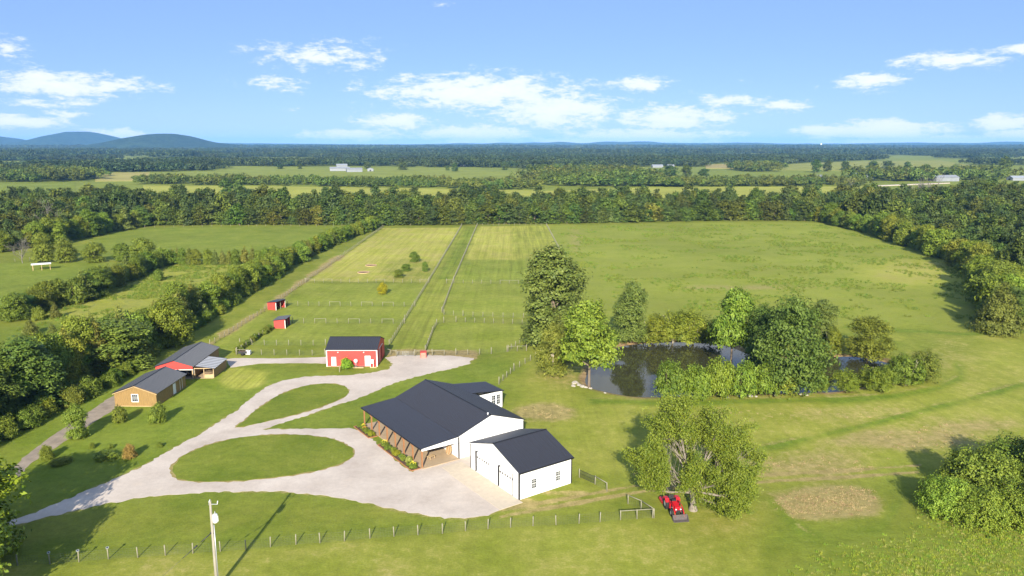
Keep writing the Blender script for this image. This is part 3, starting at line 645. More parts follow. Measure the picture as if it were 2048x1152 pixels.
def red_barn():
    t = empty('red_barn', (-39.1, 151.18, 0), 0.0, 'red metal barn with white trim, charcoal roof and two white doors', 'barn')
    w, d, he, hr = 10.74, 8.9, 3.77, 5.35; th = .15
    ds = [(1.05, 2.05, .1, 2.1), (8.1, 9.3, .1, 2.35)]
    wall(t, 0, w, 0, 0, th, he - .1, MT['red_metal'], ds)
    for a, b, c, e in ds:
        q = BOX(a + .01, b - .01, .03, .09, c, e - .01).build('door', MT['white_paint'], t)
        MB().tube([(b - .15, -.03, 1.1), (b - .15, .03, 1.1)], .035, 6).build('handle', MT['black_trim'], q)
    for x0 in (-.012, w - .2): BOX(x0, x0 + .212, -.02, -.001, .0, he - .11).build('corner_trim', MT['white_paint'], t)
    BOX(.21, w - .21, -.02, -.001, he - .3, he - .11).build('eave_trim', MT['white_paint'], t)
    bs = [(2.6, 5.9, .05, 3.2)]
    wall(t, th + .003, d, 1, w, -th, he - .1, MT['red_metal'], bs)
    MB().prism([(0, he - .1), (d, he - .1), (d / 2, hr - .12)], 0, w - th, w - .001).build('gable', MT['red_metal'], t)
    sd = BOX(w + .02, w + .07, 2.2, 4.3, .1, 3.3).build('sliding_door', MT['red_metal'], t)
    BOX(w + .071, w + .09, 2.2, 2.42, .1, 3.3).build('door_trim', MT['white_paint'], sd); BOX(w + .01, w + .1, 2.0, 6.4, 3.32, 3.42).build('door_rail', MT['white_paint'], t)
    BOX(w + .001, w + .02, 0, .22, 0, he - .11).build('corner_trim', MT['white_paint'], t)
    wall(t, th + .003, d, 1, 0, th, he - .1, MT['red_metal']); MB().prism([(0, he - .1), (d, he - .1), (d / 2, hr - .12)], 0, .001, th).build('gable', MT['red_metal'], t)
    wall(t, th + .003, w - th - .003, 0, d, -th, he - .1, MT['red_metal'])
    o = .12
    r = roof_slope(t, (-o, -.22, he - .05), (w + o, -.22, he - .05), (w + o, d / 2, hr), (-o, d / 2, hr), MT['roof_metal'])
    roof_slope(t, (w + o, d + .22, he - .05), (-o, d + .22, he - .05), (-o, d / 2, hr), (w + o, d / 2, hr), MT['roof_metal'])
    MB().prism([(d / 2 - .15, hr - .005), (d / 2, hr + .07), (d / 2 + .15, hr - .005)], 0, -o - .01, w + o + .01).build('ridge_cap', MT['black_trim'], r)
    for x in (2.6, 8.0):
        barn_light(t, 0, 0, -1, x, he - .5, 'white_paint')
    m = MB()                                             # metal siding ribs, too fine to tell apart
    for k in range(34):
        x = .3 + k * (w - .6) / 33
        if any(a - .04 < x < b + .04 for a, b, c, e in ds): m.box(x - .02, x + .02, -.018, -.001, 2.4, he - .31)
        else: m.box(x - .02, x + .02, -.018, -.001, .05, he - .31)
    tag(m.build('siding_ribs', MT['red_metal'], t), kind='stuff')
    BOX(.22, 1.0, -.03, -.002, .0, .12).build('base_trim', MT['stone'], t); BOX(2.1, 8.05, -.03, -.002, .0, .12).build('base_trim', MT['stone'], t)
    return t
red_barn()

def brown_shed():
    t = empty('brown_shed', (-71.0, 126.94, 0), -.03, 'brown board shed with grey metal roof and white window in its gable', 'shed')
    w, l, he, hr = 7.59, 11.3, 2.6, 3.95; th = .12
    hs = [(3.2, 4.25, .95, 2.2)]
    wall(t, 0, w, 0, 0, th, he - .08, MT['siding'], hs); window(t, 0, 0, -1, *hs[0], 3, 4, fw=.12)
    MB().prism([(0, he - .08), (w, he - .08), (w / 2, hr - .12)], 1, .0, th).build('gable', MT['siding'], t)
    ds = [(6.3, 7.2, .1, 2.1), (9.0, 9.8, .1, 2.1)]
    wall(t, th + .003, l, 1, w, -th, he - .08, MT['siding'], ds)
    for a, b, c, d in ds:
        q = BOX(w - .07, w - .02, a + .01, b - .01, c, d).build('door', MT['white_paint'] if a < 8 else MT['siding'], t)
        BOX(w - .019, w + .02, a - .09, a, c, d + .09).build('door_trim', MT['white_paint'], t); BOX(w - .019, w + .02, b, b + .09, c, d + .09).build('door_trim', MT['white_paint'], t)
    wall(t, th + .003, l, 1, 0, th, he - .08, MT['siding']); wall(t, th + .003, w - th - .003, 0, l, -th, he - .08, MT['siding'])
    MB().prism([(th, he - .08), (w - th, he - .08), (w / 2, hr - .14)], 1, l - th, l - .01).build('gable', MT['siding'], t)
    # battens, joined: too fine to tell apart singly
    m = MB()
    for k in range(25):
        x = .1 + k * (w - .25) / 24
        zt = he - .1 + (1 - abs(x - w / 2) / (w / 2)) * (hr - he - .1) - .05
        if 3.0 < x < 4.4: m.box(x, x + .04, -.018, -.001, .12, .8); m.box(x, x + .04, -.018, -.001, 2.3, zt)
        else: m.box(x, x + .04, -.018, -.001, .12, zt)
    tag(m.build('battens', MT['siding'], t), kind='stuff')
    BOX(-.03, w + .03, -.05, -.002, 0, .11).build('base_board', MT['pale_wood'], t)
    for s in (0, 1):
        a, b = ((-.25, he - .22), (w / 2 + .002, hr - .12)) if s == 0 else ((w + .25, he - .22), (w / 2 - .002, hr - .12))
        MB().prism([(a[0], a[1] - .02), (b[0], b[1] - .02), (b[0], b[1] - .14), (a[0], a[1] - .14)], 1, -.22, -.19).build('bargeboard', MT['pale_wood'], t)
    o = .2
    r = roof_slope(t, (w + .35, -o, he - .1), (w + .35, l + o, he - .1), (w / 2, l + o, hr), (w / 2, -o, hr), MT['roof_grey'])
    roof_slope(t, (-.35, l + o, he - .1), (-.35, -o, he - .1), (w / 2, -o, hr), (w / 2, l + o, hr), MT['roof_grey'])
    MB().prism([(w / 2 - .15, hr - .005), (w / 2, hr + .07), (w / 2 + .15, hr - .005)], 1, -o - .01, l + o + .01).build('ridge_cap', MT['black_trim'], r)
brown_shed()
def open_shed():
    t = empty('open_shed', (-70.92, 142.55, 0), .023, 'brown pole shed with red gable front and striped lean-to roof', 'shed')
    w, l, he, hr = 7.28, 14.2, 2.72, 3.85; th = .12
    MB().prism([(0, he - .75), (w, he - .75), (w, he - .06), (w / 2, hr - .1), (0, he - .06)], 1, -.02, .06).build('gable', MT['red_metal'], t)
    BOX(-.05, w + .05, -.05, -.021, he - .86, he - .74).build('gable_trim', MT['white_paint'], t)
    for x in (.0, w - .16): BOX(x, x + .16, -.02, .14, 0, he - .76).build('post', MT['pale_wood'], t)
    wall(t, .15, l, 1, w, -th, he - .1, MT['siding']); wall(t, .15, l, 1, 0, th, he - .1, MT['siding']); wall(t, th + .003, w - th - .003, 0, l, -th, he - .1, MT['siding'])
    MB().prism([(th, he - .1), (w - th, he - .1), (w / 2, hr - .14)], 1, l - th, l - .01).build('gable', MT['siding'], t)
    BOX(.17, w - .17, .1, l - .2, -.05, .05).build('floor_slab', MT['slab'], t)
    BOX(w - .05, w + .12, .35, .8, 1.0, 1.9).build('meter_box', MT['galv'], t)
    o = .2
    r = roof_slope(t, (w + .3, -o, he - .1), (w + .3, l + o, he - .1), (w / 2, l + o, hr), (w / 2, -o, hr), MT['roof_grey'])
    roof_slope(t, (-.3, l + o, he - .1), (-.3, -o, he - .1), (w / 2, -o, hr), (w / 2, l + o, hr), MT['roof_grey'])
    MB().prism([(w / 2 - .15, hr - .005), (w / 2, hr + .07), (w / 2 + .15, hr - .005)], 1, -o - .01, l + o + .01).build('ridge_cap', MT['black_trim'], r)
    # lean-to
    x1, y0, y1 = 11.2, .6, 7.6
    roof_slope(t, (x1 + .25, y0 - .2, 1.98), (x1 + .25, y1 + .2, 1.98), (w + .32, y1 + .2, 2.50), (w + .32, y0 - .2, 2.50), MT['white_metal'], .5, [MT['roof_blue'], MT['stripe_pale']], 'lean_to_roof')
    wall(t, y0 + .1, y1, 1, x1, -.1, 1.85, MT['siding']); wall(t, w + .01, x1 - .11, 0, y1, -.1, 1.9, MT['siding'])
    for x in (w + .05, w + 1.9, x1 - .14): BOX(x, x + .13, y0 - .08, y0 + .06, 0, 1.92).build('post', MT['pale_wood'], t)
    BOX(w + .05, x1 - .02, y0 - .07, y0 - .01, 1.93, 2.08).build('beam', MT['pale_wood'], t)
    BOX(w + .02, x1 - .12, y0 - .3, y1 - .12, -.04, .06).build('floor_slab', MT['slab'], t)
    BOX(w + 2.1, x1 - .16, y0 - .03, y0 + .02, .065, .75).build('half_wall', MT['pale_wood'], t)
open_shed()

def run_in_shed(loc, rz, label):
    t = empty('run_in_shed', (*loc, 0), rz, label, 'shed', 'red run-in shelters in the paddocks')
    w, d, hf, hb = 2.9, 4.2, 2.5, 2.0
    wall(t, 0, w, 0, 0, .1, hb, MT['red_wood']); wall(t, 0, w, 0, d, -.1, hb, MT['red_wood']); wall(t, .103, d - .103, 1, 0, .1, hb - .05, MT['red_wood'])
    for y in (-.02, d - .1): BOX(w - .13, w + .02, y, y + .12, 0, hb + .1).build('corner_post', MT['white_paint'], t)
    for y in (0, d - .09): MB().prism([(0, hb - .02), (w, hb - .02), (w, hf - .12), (0, hb + .08)], 1, y + .005, y + .085).build('gable', MT['red_wood'], t)
    BOX(w - .12, w, d / 2 - .06, d / 2 + .06, 0, hf - .2).build('post', MT['post_wood'], t)
    roof_slope(t, (-.2, d + .2, hb + .12), (-.2, -.2, hb + .12), (w + .35, -.2, hf), (w + .35, d + .2, hf), MT['roof_grey'])
run_in_shed((-60.6, 184.4), 0, 'small red shelter with grey roof, nearer one, at the vine-covered fence')
run_in_shed((-69.3, 206.4), -.35, 'small red shelter with dark roof tucked under the hedgerow trees')

def carport():
    t = empty('field_shelter', (-177.5, 272, 0), .55, 'white flat-roofed open shelter alone in the far pasture', 'shelter')
    for x in (0.1, 2.9, 5.6):
        for y in (.1, 3.1): BOX(x, x + .15, y, y + .15, 0, 2.2).build('post', MT['pale_wood'], t)
    BOX(-.3, 6.1, -.3, 3.6, 2.2, 2.32).build('roof', MT['white_metal'], t)
carport()

# ------------------------------------------------------------------ things about the yard
def flower_beds():
    rng = random.Random(8)
    for q, (j0, j1, lab) in enumerate(((.1, 11.6, 'long mulched flower bed edged in timber along the porch posts'), (14.9, 20.9, 'short mulched flower bed at the far end of the porch'))):
        t = empty('flower_bed', (-12.965, 100.708, 0), .605, lab, 'flower bed', 'flower beds along the porch')
        BOX(-1.6, -.12, j0 + .08, j1 - .08, -.05, .10).build('mulch', MT['mulch'], t)
        BOX(-1.72, -1.602, j0, j1, -.05, .15).build('edging', MT['timber'], t)
        for y in (j0, j1 - .078): BOX(-1.6, -.12, y, y + .076, -.05, .15).build('edging', MT['timber'], t)
flower_beds()

def spool():
    t = empty('round_table_top', (0, 0, 0), 0, 'round wooden table top leaning against the white porch wall', 'table top')
    # stands at porch depth 5.7, 2.2 along
    c, s = math.cos(.605), math.sin(.605); i, j = 5.55, 2.0
    t.location = (-12.965 + c * i - s * j, 100.708 + s * i + c * j, .122); t.rotation_euler = (0, 0, .605)
    m = MB().lathe([(0, -.03), (.78, -.03), (.78, .03), (0, .03)], (0, 0, 0), 28, axis=0, smooth=False)
    m.v = [(x + z * .22, y, z + .8) for x, y, z in m.v]
    m.build('disc', MT['pale_wood'], t)
    for y in (-.3, .3):
        b = MB().box(-.065, -.031, y - .06, y + .06, -.6, .6); b.v = [(x + z * .22, yy, z + .8) for x, yy, z in b.v]; b.build('batten', MT['timber'], t)
    b = MB().hexa([(.22, -.02, .01), (.25, -.02, .01), (.25, .02, .01), (.22, .02, .01)], [(.14, -.02, .7), (.17, -.02, .7), (.17, .02, .7), (.14, .02, .7)]); b.build('prop', MT['pale_wood'], t)
spool()
def porch_place(i, j): c, s = math.cos(.605), math.sin(.605); return (-12.965 + c * i - s * j, 100.708 + s * i + c * j, .122)
def low_table():
    t = empty('low_table', porch_place(2.7, 2.3), .9, 'low wooden slatted table on the open porch floor', 'table')
    for k in range(5): BOX(-.55, .55, -.36 + k * .15, -.24 + k * .15, .36, .40).build('slat', MT['pale_wood'], t)
    for x in (-.48, .42):
        for y in (-.33, .29): BOX(x, x + .07, y, y + .07, 0, .30).build('leg', MT['pale_wood'], t)
        BOX(x, x + .07, -.33, .36, .301, .359).build('rail', MT['pale_wood'], t)
low_table()
def porch_bench(i, j, rz, label, mat):
    t = empty('porch_chair', porch_place(i, j), rz, label, 'chair', 'chairs on the porch')
    BOX(-.3, .3, -.28, .28, .36, .42).build('seat', mat, t)
    for k in range(4): BOX(-.28 + k * .15, -.17 + k * .15, .26, .31, .43, 1.05).build('back_slat', mat, t)
    for x in (-.3, .23):
        for y in (-.28, .21): BOX(x, x + .07, y, y + .07, 0, .355).build('leg', mat, t)
        BOX(x - .02, x + .09, -.3, .25, .6, .64).build('armrest', mat, t)
        BOX(x, x + .07, -.28, -.21, .421, .599).build('arm_post', mat, t)
porch_bench(4.6, 13.2, -.9, 'brown wooden armchair midway along the porch', MT['timber'])
porch_bench(4.6, 17.6, -.9, 'brown wooden armchair near the far end of the porch', MT['timber'])

def water_trough_box():
    t = empty('feed_bin', (-20.1, 157.7, 0), .1, 'faded red wooden feed bin standing at the paddock gate', 'bin')
    BOX(0, 1.3, 0, 1.0, .0, 1.15).build('body', simple('faded_red', (.50, .20, .15), .8, .2), t)
    MB().hexa([(-.05, -.06, 1.152), (1.35, -.06, 1.152), (1.35, 1.05, 1.152), (-.05, 1.05, 1.152)], [(-.05, -.06, 1.2), (1.35, -.06, 1.2), (1.35, 1.05, 1.36), (-.05, 1.05, 1.36)]).build('lid', MT['red_wood'], t)
    for x in (.03, 1.17): BOX(x, x + .1, -.025, -.001, .02, 1.13).build('stile', MT['red_wood'], t)
    BOX(.55, .75, -.04, -.002, .98, 1.02).build('handle', MT['galv'], t)
water_trough_box()
def cabinet():
    t = empty('rabbit_hutch', (-29.75, 150.2, 0), 0, 'white raised hutch on thin legs beside the barn door', 'hutch')
    BOX(0, .75, 0, .55, .95, 1.65).build('box', MT['white_paint'], t); MB().prism([(-.06, 1.652), (.62, 1.652), (.62, 1.70), (-.06, 1.80)], 0, -.06, .81).build('roof', MT['white_paint'], t)
    for x in (.02, .66):
        for y in (.02, .46): BOX(x, x + .07, y, y + .07, 0, .949).build('leg', MT['white_paint'], t)
    BOX(.1, .65, -.02, -.001, 1.02, 1.55).build('door', MT['galv'], t)
cabinet()
def pump():
    t = empty('garden_windmill', (-32.7, 150.3, 0), 0, 'small pale garden windmill against the red barn wall', 'ornament')
    m = MB()
    for x in (-.3, .3):
        for y in (-.3, .3): m.tube([(x, y, 0), (x * .12, y * .12, 1.5)], .025, 4)
    m.build('tower', MT['galv'], t)
    b = MB()
    for z, r in ((.35, .235), (.75, .17), (1.1, .11)): b.tube([(-r, -r, z), (r, -r, z), (r, r, z), (-r, r, z), (-r, -r, z)], .018, 4)
    b.build('brace', MT['galv'], t)
    for k in range(8):
        a = k * math.pi / 4; c, s = math.cos(a), math.sin(a)
        MB().add([(c * .08 - s * .03, -.12, 1.55 + s * .08 + c * .03), (c * .42 - s * .10, -.14, 1.55 + s * .42 + c * .10), (c * .42 + s * .10, -.10, 1.55 + s * .42 - c * .10), (c * .08 + s * .03, -.10, 1.55 + s * .08 - c * .03)], [(0, 1, 2, 3)]).build('blade', MT['silver'], t)
    MB().tube([(0, -.14, 1.55), (0, .5, 1.55)], .025, 5).build('shaft', MT['galv'], t)
    MB().prism([(.4, 1.45), (.75, 1.35), (.75, 1.75), (.4, 1.65)], 0, -.01, .01).build('tail', MT['silver'], t)
pump()
def bed_edge():
    t = empty('barn_planter', (-39.1, 151.18, 0), 0, 'narrow timber-edged planting strip along the barn front', 'planting strip')
    BOX(4.2, 8.0, -1.0, -.03, -.03, .08).build('soil', MT['mulch'], t)
    for a, b in ((4.1, 6.2), (6.2, 8.0)): BOX(a, b - .01, -1.1, -1.002, -.03, .2).build('edging', MT['pale_wood'], t)
    BOX(9.4, 10.7, -1.0, -.9, -.03, .2).build('edging', MT['pale_wood'], t)
bed_edge()
def signpost():
    t = empty('bird_feeder_post', (*G(679, 744), 0), .4, 'wooden post with a small board in front of the barn', 'post')
    BOX(-.06, .06, -.06, .06, -.2, 1.35).build('post', MT['post_wood'], t)
    MB().hexa([(.06, -.3, .75), (.1, -.3, .75), (.1, .3, .75), (.06, .3, .75)], [(.06, -.3, 1.3), (.1, -.3, 1.3), (.1, .3, 1.3), (.06, .3, 1.3)]).build('board', MT['timber'], t)
signpost()
def tractor(k=1.16):
    a, b = Vector(G(1331, 1000)), Vector(G(1364, 1046)); d = b - a; rz = math.atan2(d.y, d.x)
    t = empty('tractor', (*((a + b) / 2), 0), rz, 'red compact tractor with front loader bucket parked beside the big tree', 'tractor'); t.scale = (k, k, k)
    red, blk = MT['tractor_red'], MT['seat_black']
    # local x forward
    for s in (-1, 1):
        for x, r, w, nm in ((-.75, .62, .34, 'rear_wheel'), (1.0, .40, .24, 'front_wheel')):
            y = s * (.62 if r > .5 else .60)
            wh = MB().lathe([(r * .56, -w / 2), (r * .92, -w / 2), (r, -w / 2 + .05), (r, w / 2 - .05), (r * .92, w / 2), (r * .56, w / 2)], (x, y, r), 20, axis=1).build(nm, MT['tyre'], t)
            MB().lathe([(0, -w * .22 + s * .02), (r * .3, -w * .22), (r * .555, -w * .42), (r * .555, w * .42), (r * .3, w * .22), (0, w * .22 + s * .02)], (x, y, r), 16, axis=1).build('rim', MT['rim_white'], wh)
            lug = MB()
            for k in range(16):
                an = k * math.pi / 8; c, q = math.cos(an), math.sin(an)
                p = lambda u, rr, yy: (x + c * rr - q * u, yy, r + q * rr + c * u)
                lug.add([p(-.03, r - .005, y - w / 2), p(.03, r - .005, y - w / 2), p(.09, r - .005, y + w / 2), p(.03, r - .005, y + w / 2), p(-.03, r + .025, y - w / 2), p(.03, r + .025, y - w / 2), p(.09, r + .025, y + w / 2), p(.03, r + .025, y + w / 2)], [(4, 5, 6, 7), (0, 1, 5, 4), (1, 2, 6, 5), (2, 3, 7, 6), (3, 0, 4, 7)])
            lug.build('tread', MT['tyre'], wh)
        MB().prism([(-1.35, .95), (-1.1, 1.32), (-.45, 1.34), (-.2, 1.0), (-.3, .98), (-.55, 1.26), (-1.05, 1.25), (-1.25, .95)], 1, s * .62 - .22, s * .62 + .2).build('fender', red, t)
        MB().tube([(-1.05, s * .45, 1.2), (-1.05, s * .45, 2.15)], .03, 6).build('roll_bar_post', blk, t)
        arm = MB(); arm.tube([(.15, s * .5, 1.25), (1.1, s * .5, 1.18), (1.75, s * .5, .75), (1.98, s * .5, .38)], .055, 4).build('loader_arm', red, t)
        BOX(.0, .3, s * .5 - .05, s * .5 + .05, .45, 1.3).build('loader_post', red, t)
        MB().tube([(.2, s * .5, .7), (1.2, s * .5, 1.02)], .035, 6).build('cylinder', MT['galv'], t)
        BOX(1.40, 1.46, s * .26 - .08, s * .26 + .08, .88, 1.0).build('headlight', MT['silver'], t)
    MB().tube([(-1.05, -.45, 2.15), (-1.05, .45, 2.15)], .03, 6).build('roll_bar', blk, t)
    MB().prism([(.1, .62), (1.4, .62), (1.43, .98), (1.3, 1.12), (.1, 1.24)], 1, -.3, .3).build('hood', red, t)
    BOX(1.431, 1.445, -.24, .24, .64, .86).build('grille', blk, t)
    BOX(-1.1, .1, -.28, .28, .45, .8).build('chassis', blk, t); BOX(.1, 1.3, -.16, .16, .38, .61).build('engine', blk, t)
    BOX(-.45, .12, -.55, .55, .60, .65).build('floor', blk, t)
    MB().prism([(-.9, .95), (-.35, .92), (-.35, 1.04), (-.78, 1.08), (-.86, 1.5), (-.98, 1.5)], 1, -.27, .27).build('seat', blk, t)
    BOX(-.02, .1, -.26, .26, 1.0, 1.42).build('dashboard', blk, t)
    MB().tube([(-.02, 0, 1.3), (-.2, 0, 1.45)], .03, 6).build('steering_column', blk, t)
    q = MB(); q.tube([(-.2 - .07 * math.sin(k * math.pi / 6), .19 * math.cos(k * math.pi / 6), 1.46 + .17 * math.sin(k * math.pi / 6)) for k in range(13)], .018, 5, cap=False); q.build('steering_wheel', blk, t)
    MB().tube([(1.0, .25, 1.12), (1.0, .25, 1.75)], .03, 6).build('exhaust', blk, t)
    bk = MB()
    pr = [(1.95, .62), (1.93, .12), (2.05, .03), (2.55, .03), (2.55, .06), (2.08, .07), (1.98, .15), (1.99, .62)]
    bk.prism(pr, 1, -.82, .82); bu = bk.build('bucket', MT['bucket_grey'], t)
    for s in (-.84, .82): MB().prism([(1.93, .62), (1.93, .10), (2.05, .03), (2.55, .03), (2.2, .5)], 1, s, s + .02).build('bucket_side', MT['bucket_grey'], bu)
    BOX(1.86, 1.93, -.62, .62, .32, .45).build('cross_bar', red, t)
    # rear mower deck
    mo = BOX(-2.7, -1.55, -.78, .78, .16, .42).build('mower_deck', red, t)
    BOX(-2.3, -1.9, -.2, .2, .422, .62).build('gearbox', red, mo); MB().tube([(-1.35, 0, .55), (-1.9, 0, .52)], .07, 8).build('drive_shaft', blk, mo)
    for s in (-1, 1):
        MB().tube([(-1.2, s * .35, .5), (-1.7, s * .4, .45)], .035, 6).build('lift_arm', blk, mo); MB().tube([(-2.1, 0, .62), (-1.4, s * .12, .95)], .03, 5).build('brace', red, mo)
        MB().lathe([(0, -.05), (.16, -.05), (.16, .05), (0, .05)], (-2.9, s * .5, .16), 12, axis=1).build('caster', MT['tyre'], mo)
        BOX(-2.92, -2.7, s * .5 - .08, s * .5 + .08, .30, .36).build('caster_arm', red, mo)
tractor()
def car(loc, rz, label):
    t = empty('parked_car', (*loc, .05), rz, label, 'car')
    prof = [(-2.2, .35), (-2.25, .75), (-1.9, .95), (-1.2, 1.0), (-.7, 1.42), (.6, 1.45), (1.2, 1.05), (2.05, .92), (2.25, .7), (2.2, .35)]
    MB().prism(prof, 1, -.85, .85).build('body', MT['car_paint'], t)
    MB().prism([(-1.05, 1.02), (-.66, 1.36), (.55, 1.38), (1.0, 1.04)], 1, -.86, .86).build('side_windows', MT['glass'], t)
    BOX(-.7, .6, -.8, .8, 1.452, 1.475).build('roof', MT['silver'], t)
    for x in (-1.4, 1.4):
        for s in (-1, 1):
            w = MB().lathe([(.2, -.1), (.31, -.1), (.31, .1), (.2, .1)], (x, s * .8, .31), 16, axis=1).build('wheel', MT['tyre'], t)
            MB().lathe([(0, -.09), (.2, -.08), (.2, .08), (0, .09)], (x, s * .8, .31), 12, axis=1).build('rim', MT['silver'], w)
    for s in (-.6, .45): BOX(2.18, 2.26, s, s + .2, .66, .78).build('headlight', MT['silver'], t)
car((-66.3, 146.4), -1.5, 'dark car parked inside the open red-fronted shed')
def cart():
    t = empty('garden_cart', (*G(486, 710), 0), .1, 'dark two-wheeled cart parked at the gravel path fence', 'cart')
    BOX(-.9, .9, -.5, .5, .45, .9).build('tub', MT['plastic_dark'], t); BOX(-.85, .85, -.45, .45, .901, .93).build('load', MT['mulch'], t)
    for s in (-1, 1): MB().lathe([(0, -.06), (.33, -.06), (.33, .06), (0, .06)], (0, s * .58, .33), 14, axis=1).build('wheel', MT['tyre'], t)
    MB().tube([(.9, 0, .5), (1.7, 0, .25)], .04, 6).build('tow_bar', MT['galv'], t)
    t = empty('water_tank', (*G(497, 709), 0), 0, 'white water tank on a low base at the gravel path fence', 'tank')
    BOX(-.55, .55, -.5, .5, 0, .15).build('base', MT['plastic_dark'], t); BOX(-.5, .5, -.45, .45, .151, .95).build('body', MT['white_paint'], t); MB().lathe([(0, .99), (.16, .99), (.16, .951)], (0, 0, 0), 12).build('cap', MT['plastic_dark'], t)
cart()
def utility_pole():
    px, py = -31.1, 71.2
    t = empty('utility_pole', (px, py, 0), 0, 'grey wooden utility pole carrying a white can transformer', 'utility pole')
    h = 9.95
    MB().tube([(0, 0, -1), (0, 0, 3), (0, 0, h)], [.17, .165, .115], 12).build('pole', MT['pole_wood'], t)
    MB().tube([(.22, -.05, -.5), (.22, -.05, 7.3)], .045, 8).build('conduit', MT['galv'], t)
    c = (.34, .12, 7.5)
    tr = MB().lathe([(0, 0), (.23, 0), (.25, .05), (.25, .82), (.23, .9), (.12, .95), (0, .95)], c, 18).build('transformer', MT['white_paint'], t)
    for k in range(12):
        a = k * math.pi / 6; x, y = c[0] + .27 * math.cos(a), c[1] + .27 * math.sin(a)
        if k % 2 == 0: MB().box(x - .03, x + .03, y - .03, y + .03, c[2] + .12, c[2] + .72).build('cooling_fin', MT['white_paint'], tr)
    MB().lathe([(.05, 0), (.07, .05), (.04, .1), (.07, .15), (.04, .2), (.03, .3)], (c[0], c[1], c[2] + .94), 10).build('bushing', MT['galv'], tr)
    BOX(.1, .2, -.0, .16, 7.7, 8.2).build('bracket', MT['galv'], t)
    BOX(.1, .75, -.03, .03, 9.55, 9.62).build('cross_arm', MT['galv'], t)
    MB().tube([(.72, 0, 9.6), (.78, 0, 9.95)], .045, 6).build('cutout', MT['white_paint'], t)
    MB().tube([(-.1, 0, 9.6), (-.1, 0, 9.95)], .07, 8).build('insulator', MT['galv'], t)
    MB().tube([(-.17, 0, 9.5), (.0, 0, 10.12)], .05, 6).build('pole_cap', MT['galv'], t)
    MB().tube([(.75, 0, 9.6), (.62, .06, 9.1), (.36, .12, 8.7)], .012, 4).build('jumper_wire', MT['wire'], t)
    a, b = Vector((-.1, 0, 6.4)), Vector((-8.6, -7.5, 0)); g = MB(); g.tube([a, b], .014, 5); gw = g.build('guy_wire', MT['wire'], t)
    for f0, f1, r in ((.0, .10, .05), (.135, .165, .09), (.18, .27, .035)): MB().tube([a.lerp(b, f0), a.lerp(b, f1)], r, 6).build('insulator', MT['plastic_dark'], gw)
    MB().tube([(.2, .0, 6.35), (-.25, -.05, 6.4)], .09, 6).build('band', MT['plastic_dark'], t)
utility_pole()
def garden_rings():
    for k, (px, py, lab) in enumerate(((742, 531, 'round earth bed ringed with tan edging, farther of two in the mown field'), (727, 545, 'round earth bed ringed with tan edging, nearer of two in the mown field'))):
        x, y = G(px, py); t = empty('round_bed', (x, y, 0), 0, lab, 'bed', 'round beds in the mown field')
        MB().lathe([(0, .14), (1.5, .13), (1.9, .08)], (0, 0, 0), 24).build('soil', MT['mulch'], t)
        for q in range(22):
            a = q * 2 * math.pi / 22; BOX(-.3, .3, -.12, .12, -.2, .22).build('edging_stone', MT['pale_wood'], t, loc=(2.1 * math.cos(a), 2.1 * math.sin(a), 0), rot=(0, 0, a + math.pi / 2))
garden_rings()

# ------------------------------------------------------------------ fences
POSTM = MB().tube([(0, 0, -.3), (0, 0, 1.28), (0, 0, 1.31)], [.075, .07, .05], 8).mesh('post', MT['post_wood'])
TALLM = MB().tube([(0, 0, -.3), (0, 0, 1.55), (0, 0, 1.58)], [.095, .09, .06], 8).mesh('post', MT['post_wood'])
def fence(name, label, pts, spacing=2.9, wire=True, braces=(), ground=True, group='wire fences round the paddocks', wiremat='wire', hgt=1.15, exact=False, stay=.30):
    P = [Vector((*G(*p), 0)) for p in pts]
    t = empty(name, P[0], 0, label, 'fence', group); o0 = P[0]
    Q = []
    if exact: Q = P
    else:
        for a, b in zip(P[:-1], P[1:]):
            k = max(1, round((b - a).length / spacing)); Q += [a.lerp(b, i / k) for i in range(k)]
        Q.append(P[-1])
    corner = {tuple(round(c, 3) for c in p) for p in P}
    for i, q in enumerate(Q):
        big = tuple(round(c, 3) for c in q) in corner and not exact
        link('post', TALLM if big else POSTM, t, q - o0, (random.uniform(-.03, .03), random.uniform(-.03, .03), random.uniform(0, 3)))
    if wire:
        m = MB()
        def strand(a, b, r):
            d = b - a; n = Vector((-d.y, d.x, 0)).normalized() * r if abs(d.x) + abs(d.y) > 1e-6 else Vector((r, 0, 0)); u = Vector((0, 0, r)) if abs(d.z) < .5 else Vector((0, r, 0))
            m.add([a - n, a + u, a + n, b - n, b + u, b + n], [(0, 1, 4, 3), (1, 2, 5, 4), (2, 0, 3, 5)])
        for a, b in zip(Q[:-1], Q[1:]):
            a, b = a - o0, b - o0
            for z in (.1, .28, .46, .66, .88, hgt): strand(a + Vector((0, 0, z)), b + Vector((0, 0, z)), .0075)
            L = (b - a).length; k = int(L / stay)
            for i in range(1, k):
                p = a.lerp(b, i / k); strand(p + Vector((0, 0, .08)), p + Vector((0, 0, hgt)), .0035)
        tag(m.build('wire_mesh', MT[wiremat], t), kind='stuff')
    for i, j in braces:
        a, b = Q[i] - o0, Q[j] - o0
        MB().tube([a + Vector((0, 0, 1.22)), b + Vector((0, 0, 1.22))], .05, 6).build('brace_rail', MT['post_wood'], t)
    return t, Q
random.seed(5)
FF = [(100,1128),(158,1124),(217,1118),(276,1115),(331,1111),(386,1107),(441,1103),(492,1100),(541,1094),(592,1089),(640,1086),(689,1082),(740,1077),(788,1073),(836,1070),(885,1067),(931,1062),(976,1058),(1021,1055),(1066,1052),(1112,1050),(1158,1047),(1200,1044),(1241,1040),(1274,1038),(1305,1036)]
ft, FQ = fence('yard_fence', 'long woven-wire fence on wooden posts across the front lawn', [(-30, 1134), (35, 1131)] + FF, exact=True, braces=((25, 26), (26, 27)), group=None)
